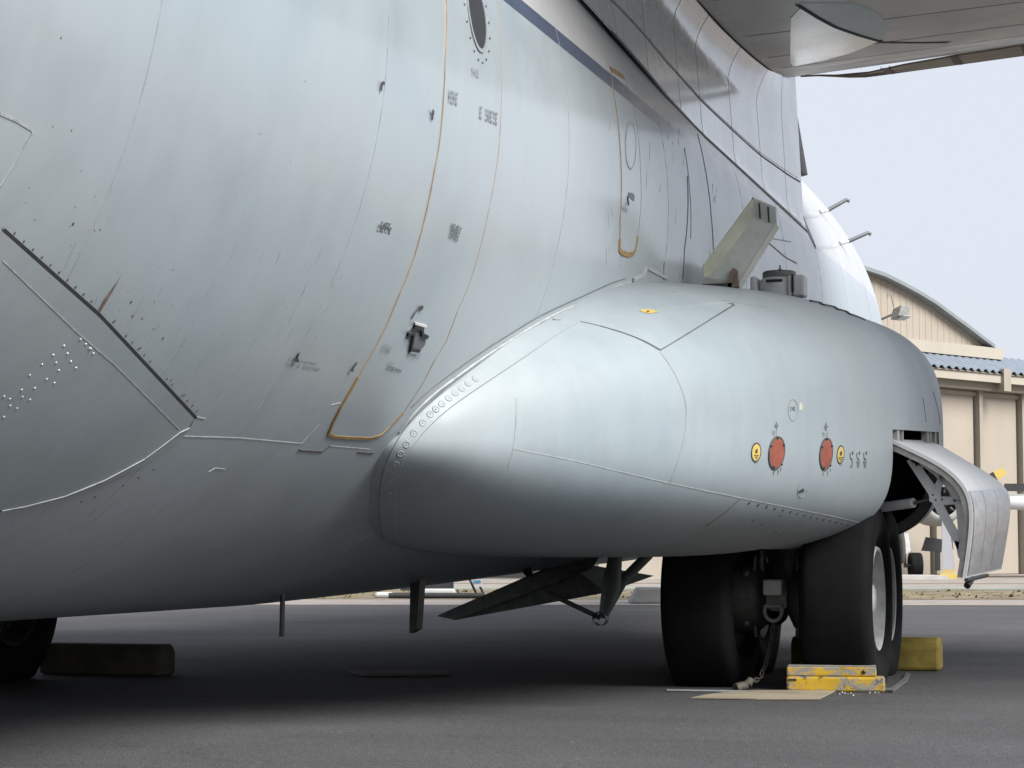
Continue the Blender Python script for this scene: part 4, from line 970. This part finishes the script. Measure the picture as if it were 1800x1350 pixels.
mb = MB(); mb.prism([gz(1530, 1216), gz(1566, 1214), gz(1588, 1196), gz(1594, 1186), gz(1600, 1188), gz(1594, 1200), gz(1570, 1218)], (0, 0, .012)); tag(mb.build('rubber_mat', plain('grey_mat', (.16, .155, .15), .8, 0, .3, 14)), 'grey ribbed mat edge poking out under the right tyres', 'mat')
mb = MB(); mb.prism([gz(610, 1183), gz(786, 1183), gz(788, 1188), gz(640, 1190)], (0, 0, .012)); tag(mb.build('ground_bar', plain('dull_bar', (.10, .095, .085), .8, 0, .3, 10)), 'long thin bar lying on the dark asphalt under the belly', 'bar')

# ================================================================== BACKGROUND
# hangar: facade runs away to the right
HU = V((.50, .866, 0)); HN = V((.866, -.50, 0)); HP = at_dep(1650, 1008, 63.0); HP.z = 0
M['cream'] = plain('cream_sheeting', (.42, .37, .305), .7, 0, .07, .8)
M['creamlt'] = plain('cream_trim', (.47, .425, .355), .65, 0, .07, 1)
M['creamdk'] = plain('taupe_frame', (.385, .345, .285), .7, 0, .1, 1)
M['roofgrey'] = plain('grey_roof_edge', (.25, .28, .29), .6, 0, .15, 2)
M['canopy'] = plain('grey_ribbed_roof', (.27, .32, .38), .5, .1, .12, 2)
def hf(px, py, out=0):       # point on the facade plane (u, z)
    r = ray(px, py); t_ = (HP+HN*out-CAM).dot(HN)/r.dot(HN); p = CAM+r*t_; return ((p-HP).dot(HU), p.z)
def H3(u, z, o=0): p = HP+HU*u+HN*o; return V((p.x, p.y, z))
HG = tag(empty('hangar', HP), 'cream metal hangar with curved gable and ribbed grey canopy beyond the aircraft', 'hangar')
uE, zE = hf(1742, 615); zg0 = hf(1640, 607)[1]; za = hf(1545, 487)
archpx = [(1541, 486), (1570, 500), (1600, 516), (1630, 534), (1660, 556), (1690, 578), (1715, 597), (1735, 612)]
arch = [hf(*q) for q in archpx]
u0 = arch[0][0]
left = [(u0-(u-u0)*1.0-.0, z) for u, z in arch[1:]][::-1]; top_z = arch[0][1]+.35
arch_full = [(2*u0-6-u, z) for u, z in arch[::-1]]+[(u0-3, top_z)]+arch
gz0 = hf(1742, 622)[1]
poly = [H3(u, z) for u, z in arch_full]+[H3(arch_full[-1][0], gz0), H3(arch_full[0][0], gz0)]
mb = MB(); mb.prism(poly, -HN*30); mb.build('gable', M['cream'], HG)
mb = MB(); us = arch_full[0][0]
k = 0; pitch = .30; u = us+.2
while u < arch_full[-1][0]-.1:
    zt = lerp1(arch_full, u)-.05
    if zt > gz0+.1:
        a = H3(u, (zt+gz0)/2, .004); mb.box(a, HU*.06, HN*.004, (0, 0, (zt-gz0)/2))
    u += pitch
mb.build('gable_rib', M['cream'], HG)['kind'] = 'stuff'
mb = MB()
for (a, za_), (b, zb_) in zip(arch_full, arch_full[1:]): mb.hexa([H3(a, za_-.02, -30.1), H3(b, zb_-.02, -30.1), H3(b, zb_-.02, .3), H3(a, za_-.02, .3), H3(a, za_+.09, -30.1), H3(b, zb_+.09, -30.1), H3(b, zb_+.09, .3), H3(a, za_+.09, .3)])
mb.build('roof', M['roofgrey'], HG)
uL = -14; uR = 40
mb = MB(); mb.box(H3((uL+arch_full[-1][0]+.4)/2, gz0-.02, .15), HU*((arch_full[-1][0]+.4-uL)/2), HN*.14, (0, 0, .17)); mb.build('gable_trim', M['creamlt'], HG)
zct = gz0-.16; zcb = hf(1700, 650, 1.2)[1]
sec = []; n = int((uR-uL)/.36)
mb = MB(); vs = []
for i in range(n*4+1):
    u = uL+(uR-uL)*i/(n*4); d = (.07, .07, 0, 0)[i % 4]
    vs += [H3(u, zct+.05+d, -.1), H3(u, zcb+d, 1.2)]
mb.add(vs, [(2*i, 2*i+1, 2*i+3, 2*i+2) for i in range(n*4)]); mb.build('ribbed_canopy', M['canopy'], HG)
mb = MB(); mb.add([H3(uL, zct-.02, 0), H3(uR, zct-.02, 0), H3(uR, zcb-.04, 1.16), H3(uL, zcb-.04, 1.16)], [(0, 1, 2, 3)]); mb.build('canopy_soffit', M['creamdk'], HG)
ztr = hf(1700, 668, 1.1)[1]
mb = MB(); mb.box(H3((uL+uR)/2, (zcb+ztr)/2, 1.05), HU*((uR-uL)/2), HN*.06, (0, 0, (zcb-ztr)/2)); mb.build('canopy_fascia', M['creamlt'], HG)
uj = hf(1767, 655, 1.13)[0]
mb = MB(); mb.box(H3(uj, (zcb+ztr)/2-.05, 1.13), HU*.18, HN*.08, (0, 0, .33)); mb.build('fascia_joint', M['creamdk'], HG)
zdt = hf(1700, 676, .9)[1]
mb = MB(); mb.box(H3((uL+uR)/2, (ztr+zdt)/2+.2, .5), HU*((uR-uL)/2), HN*.3, (0, 0, .35)); mb.build('door_header', M['creamdk'], HG)
uc = hf(1722, 800, .45)[0]; ue = hf(1797, 800, .45)[0]; wdt = ue-uc
for i in range(-5, 7):
    a = uc+wdt*i; o = .3
    mb = MB(); mb.box(H3(a+wdt/2, zdt/2, o), HU*(wdt/2-.16), HN*.06, (0, 0, zdt/2-.02)); bevel(mb.build('sliding_door', M['cream'], HG), .02)
    mb = MB(); mb.box(H3(a, zdt/2, o+.12), HU*.09, HN*.12, (0, 0, zdt/2)); mb.build('door_post', M['creamdk'], HG)
    mb = MB(); mb.box(H3(a+wdt/2, zdt-.2, o+.08), HU*(wdt/2-.12), HN*.05, (0, 0, .06)); mb.build('door_rail', M['creamdk'], HG)
mb = MB(); mb.box(H3((uL+uR)/2, (zdt)/2, -.2), HU*((uR-uL)/2), HN*.15, (0, 0, zdt/2)); mb.build('back_wall', M['creamdk'], HG)
# floodlight on the gable
q = hf(1583, 550, .8); FLP = H3(q[0], q[1], .8); FLG = empty('flood_light', FLP, HG)
mb = MB(); mb.box(FLP, HU*.22, HN*.16+V((0, 0, .05)), (HU*.06+V((0, 0, .16)))); bevel(mb.build('lamp_housing', M['gearpaint'], FLG), .03)
mb = MB(); mb.box(FLP+HN*.12-V((0, 0, .15)), HU*.17, HN*.12+V((0, 0, .05)), V((0, 0, .01))); mb.build('lamp_glass', M['rim'], FLG)
mb = MB(); mb.tube([FLP-HN*.2, FLP-HN*.75-V((0, 0, .15))], .035, 8); mb.build('lamp_bracket', M['gearpaint'], FLG); mb = MB(); mb.tube([FLP-HU*.3+V((0, 0, .1)), FLP-HU*.42+V((0, 0, .45)), FLP-HU*.55+V((0, 0, .5)), FLP-HU*.6+V((0, 0, .35))], .015, 6); mb.build('lamp_cable', M['gearpaint'], FLG)

# small propeller aircraft behind the open gear door
PD = 56.0
def bp3(px, py, d=PD): return at_dep(px, py, d)
PA = tag(empty('propeller_aircraft', V((*bp3(1620, 1014).xy, 0))), 'grey propeller aircraft parked before the hangar, glimpsed under the open gear door', 'aircraft')
M['pgrey'] = plain('propeller_aircraft_paint', (.50, .51, .50), .5, 0, .1, 2)
hub = bp3(1657, 885); fw_ = -GF*1
mb = MB(); mb.lathe(hub+V((0, 0, .05)), GF, [(.38, -.1), (.47, -.12), (.55, -.02), (.60, .25), (.64, .8), (.62, 1.6), (.5, 2.8), (.2, 4.0)], 32); NAC = mb.build('engine_cowl', M['pgrey'], PA)
mb = MB(); mb.lathe(hub+V((0, 0, .05)), GF, [(0, .1), (.38, .12), (.40, -.08)], 32); mb.lathe(hub, -GF, [(.13, -.1), (.12, .1), (.05, .22), (0, .24)], 16); mb.build('engine_front', M['dark'], NAC)
for k in range(9):
    a = 2*math.pi*k/9; c = hub+V((0, 0, .05))+RT*.24*math.cos(a)+V((0, 0, .24*math.sin(a))); mb = MB(); mb.tube([c, c+(c-hub-V((0, 0, .05)))*.5], .045, 6); mb.build('engine_cylinder', M['steel'], NAC)
M['bladegrey'] = plain('blade_grey', (.45, .46, .50), .45, 0, .06, 3)
def blade(ang, mat, L0=.1, L1=1.95, w0=.2, w1=.26, TL_=.28):
    d = RT*math.sin(ang)+V((0, 0, math.cos(ang))); s_ = d.cross(GF).normalized(); o = hub-GF*.15; mb = MB(); t_ = GF*.03
    mb.hexa([o+d*L0-s_*.08-t_, o+d*L0+s_*.08-t_, o+d*L0+s_*.08+t_, o+d*L0-s_*.08+t_, o+d*(L1-TL_)-s_*w1/2-t_*.4, o+d*(L1-TL_)+s_*w1/2-t_*.4, o+d*(L1-TL_)+s_*w1/2+t_*.4, o+d*(L1-TL_)-s_*w1/2+t_*.4])
    b_ = mb.build('propeller_blade', mat, PA)
    mb = MB(); mb.hexa([o+d*(L1-TL_)-s_*w1/2-t_*.4, o+d*(L1-TL_)+s_*w1/2-t_*.4, o+d*(L1-TL_)+s_*w1/2+t_*.4, o+d*(L1-TL_)-s_*w1/2+t_*.4, o+d*L1-s_*w1*.35-t_*.2, o+d*L1+s_*w1*.35-t_*.2, o+d*L1+s_*w1*.35+t_*.2, o+d*L1-s_*w1*.35+t_*.2]); mb.build('blade_tip', M['yellow'], b_)
b0 = (bp3(1666, 1006)-hub); blade(math.atan2(b0.dot(RT), b0.z), M['bladegrey'], .3, b0.length, .2, .34, .07)
b1 = (bp3(1764, 828)-hub); blade(math.atan2(b1.dot(RT), b1.z), M['dark'], .2, b1.length, .2, .24)
blade(math.atan2(b0.dot(RT), b0.z)+R_(118), M['dark'], .2, 1.6, .2, .24)
mb = MB(); q = [bp3(1628, 944, PD+.3), bp3(1656, 948, PD+.3), bp3(1655, 971, PD+.3), bp3(1620, 968, PD+.3)]; mb.prism(q, GF*.08); mb.prism([bp3(1645, 968, PD+.3), bp3(1653, 970, PD+.3), bp3(1653, 1003, PD+.3), bp3(1645, 1003, PD+.3)], GF*.08); mb.prism([bp3(1669, 938, PD+.3), bp3(1673, 940, PD+.3), bp3(1676, 966, PD+.3), bp3(1671, 966, PD+.3)], GF*.08); mb.build('wheel_bay_door', M['dark'], PA)
mb = MB(); c = bp3(1609, 995); c.z = .34; mb.lathe(c, RT, tyre_prof(.34, .32, .16), 28); mb.build('tyre', M['rubber'], PA)
mb = MB(); mb.tube([c-RT*.3+V((0, 0, .05)), c-RT*.33+V((0, 0, .6)), c-RT*.45+V((0, 0, 1.3))], [.07, .08, .10], 8); mb.tube([c-RT*.3, c], .05, 8); mb.build('gear_leg', M['steel'], PA)
mb = MB(); mb.prism([bp3(1582, 935), bp3(1597, 938), bp3(1601, 968), bp3(1590, 976), bp3(1584, 955)], GF*.06); mb.build('gear_leg_door', M['white'], PA)
mb = MB(); q0 = bp3(1600, 880, PD+1.4); mb.hexa([q0-V((0, 0, .1)), q0+RT*9-V((0, 0, .1)), q0+RT*9+GF*2.6-V((0, 0, .1)), q0+GF*2.6-V((0, 0, .1)), q0+V((0, 0, .18)), q0+RT*9+V((0, 0, .18)), q0+RT*9+GF*2.6+V((0, 0, .18)), q0+GF*2.6+V((0, 0, .18))]); mb.build('wing', M['pgrey'], PA)
mb = MB(); mb.lathe(bp3(1800, 884, PD+.8), RT, [(.02, -.9), (.17, -.5), (.19, 0), (.19, 2), (0, 3)], 20); mb.build('tip_tank', M['white'], PA)
mb = MB(); q0 = bp3(1768, 850, PD+3); mb.prism([q0, q0+RT*3, q0+RT*3-V((0, 0, .28)), q0-V((0, 0, .2))], GF*.2); mb.build('tail_plane', M['dark'], PA)
mb = MB(); q0 = bp3(1545, 1017, PD-3); q0.z = .016; mb.prism([q0, q0+RT*1.7, q0+RT*1.7+GF*2.2, q0+GF*2.2], (0, 0, .10)); tag(mb.build('concrete_slab', plain('pale_slab', (.55, .53, .50), .8, 0, .15, 2)), 'pale concrete slab on the path below the propeller aircraft', 'slab')
mb = MB(); q0 = bp3(1652, 1010, PD-1); q0.z = .012; mb.box(q0+RT*.2+V((0, 0, .07)), RT*.22, GF*.12, (0, 0, .07)); tag(mb.build('wheel_chock', M['yellow']), 'small bright yellow chock on the path before the hangar', 'wheel chock')
# things on the verge seen under the belly
M['pwhite'] = plain('white_concrete', (.66, .66, .64), .8, 0, .15, 3)
for (x0, x1, yb, yt, lb) in ((658, 690, 1046, 1036, 'short white parking block on the verge, left of the black drain mast'), (742, 800, 1046, 1030, 'white parking block on the verge just right of the flat black drain mast')):
    a = at_dep(x0, yb, 33.9); b = at_dep(x1, yb, 33.9); h = (yb-yt)/F*34; a.z = b.z = .008
    mb = MB(); mb.prism([a, b, b+GF*.3, a+GF*.3], (0, 0, h)); bevel(tag(mb.build('parking_block', M['pwhite']), lb, 'parking block', 'white parking blocks on the verge'), .04)
mb = MB(); a = at_dep(683, 1044, 33.7); b = at_dep(852, 1043, 33.7); a.z = b.z = .05; mb.tube([a, b], .045, 8); tag(mb.build('dark_rail', M['dark']), 'long low dark rail lying on the verge below the sign stand', 'rail')
mb = MB(); a = at_dep(690, 1034, 34.3); a.z = .1; mb.box(a+RT*.55+V((0, 0, .12)), RT*.42, GF*.1, (0, 0, .10)); tag(mb.build('dark_crate', M['dark']), 'dark low crate behind the white parking blocks', 'crate')
SG = tag(empty('sign_stand', V((*at_dep(840, 1040, 34).xy, 0))), 'small tilted white and blue information sign on dark legs on the verge', 'sign')
def sp(px, py, d=34): return at_dep(px, py, d)
mb = MB(); mb.prism([sp(829, 1020), sp(845, 1019), sp(850, 1031), sp(834, 1032)], GF*.03); PNL = mb.build('sign_panel', M['white'], SG)
mb = MB(); mb.add([sp(831, 1020.5, 33.99), sp(844, 1019.8, 33.99), sp(846, 1024.5, 33.99), sp(833, 1025.5, 33.99)], [(0, 1, 2, 3)]); mb.build('sign_picture', plain('sign_blue', (.12, .38, .62), .5, 0, .4, 8), PNL)
for q in (((824, 1015), (837, 1043)), ((843, 1030), (850, 1043))):
    mb = MB(); mb.tube([sp(*q[0], 34.08), sp(*q[1], 34.08)], .02, 6); mb.build('leg', M['dark'], SG)
mb = MB(); a = at_dep(1107, 1059, 30.6); b = at_dep(1165, 1059, 30.6); a.z = b.z = .004; h = 28/F*30.6
mb.hexa([a, b, b+GF*.7, a+GF*.7, a+RT*.12+V((0, 0, h)), b+V((0, 0, h)), b+GF*.7+V((0, 0, h)), a+RT*.12+GF*.7+V((0, 0, h))]); bevel(tag(mb.build('concrete_block', plain('grey_block', (.26, .26, .26), .8, 0, .2, 4)), 'grey sloped concrete block at the asphalt edge left of the inner tyre', 'block'), .03)
print('faces', sum(len(o.data.polygons) for o in S.objects if o.type == 'MESH'))
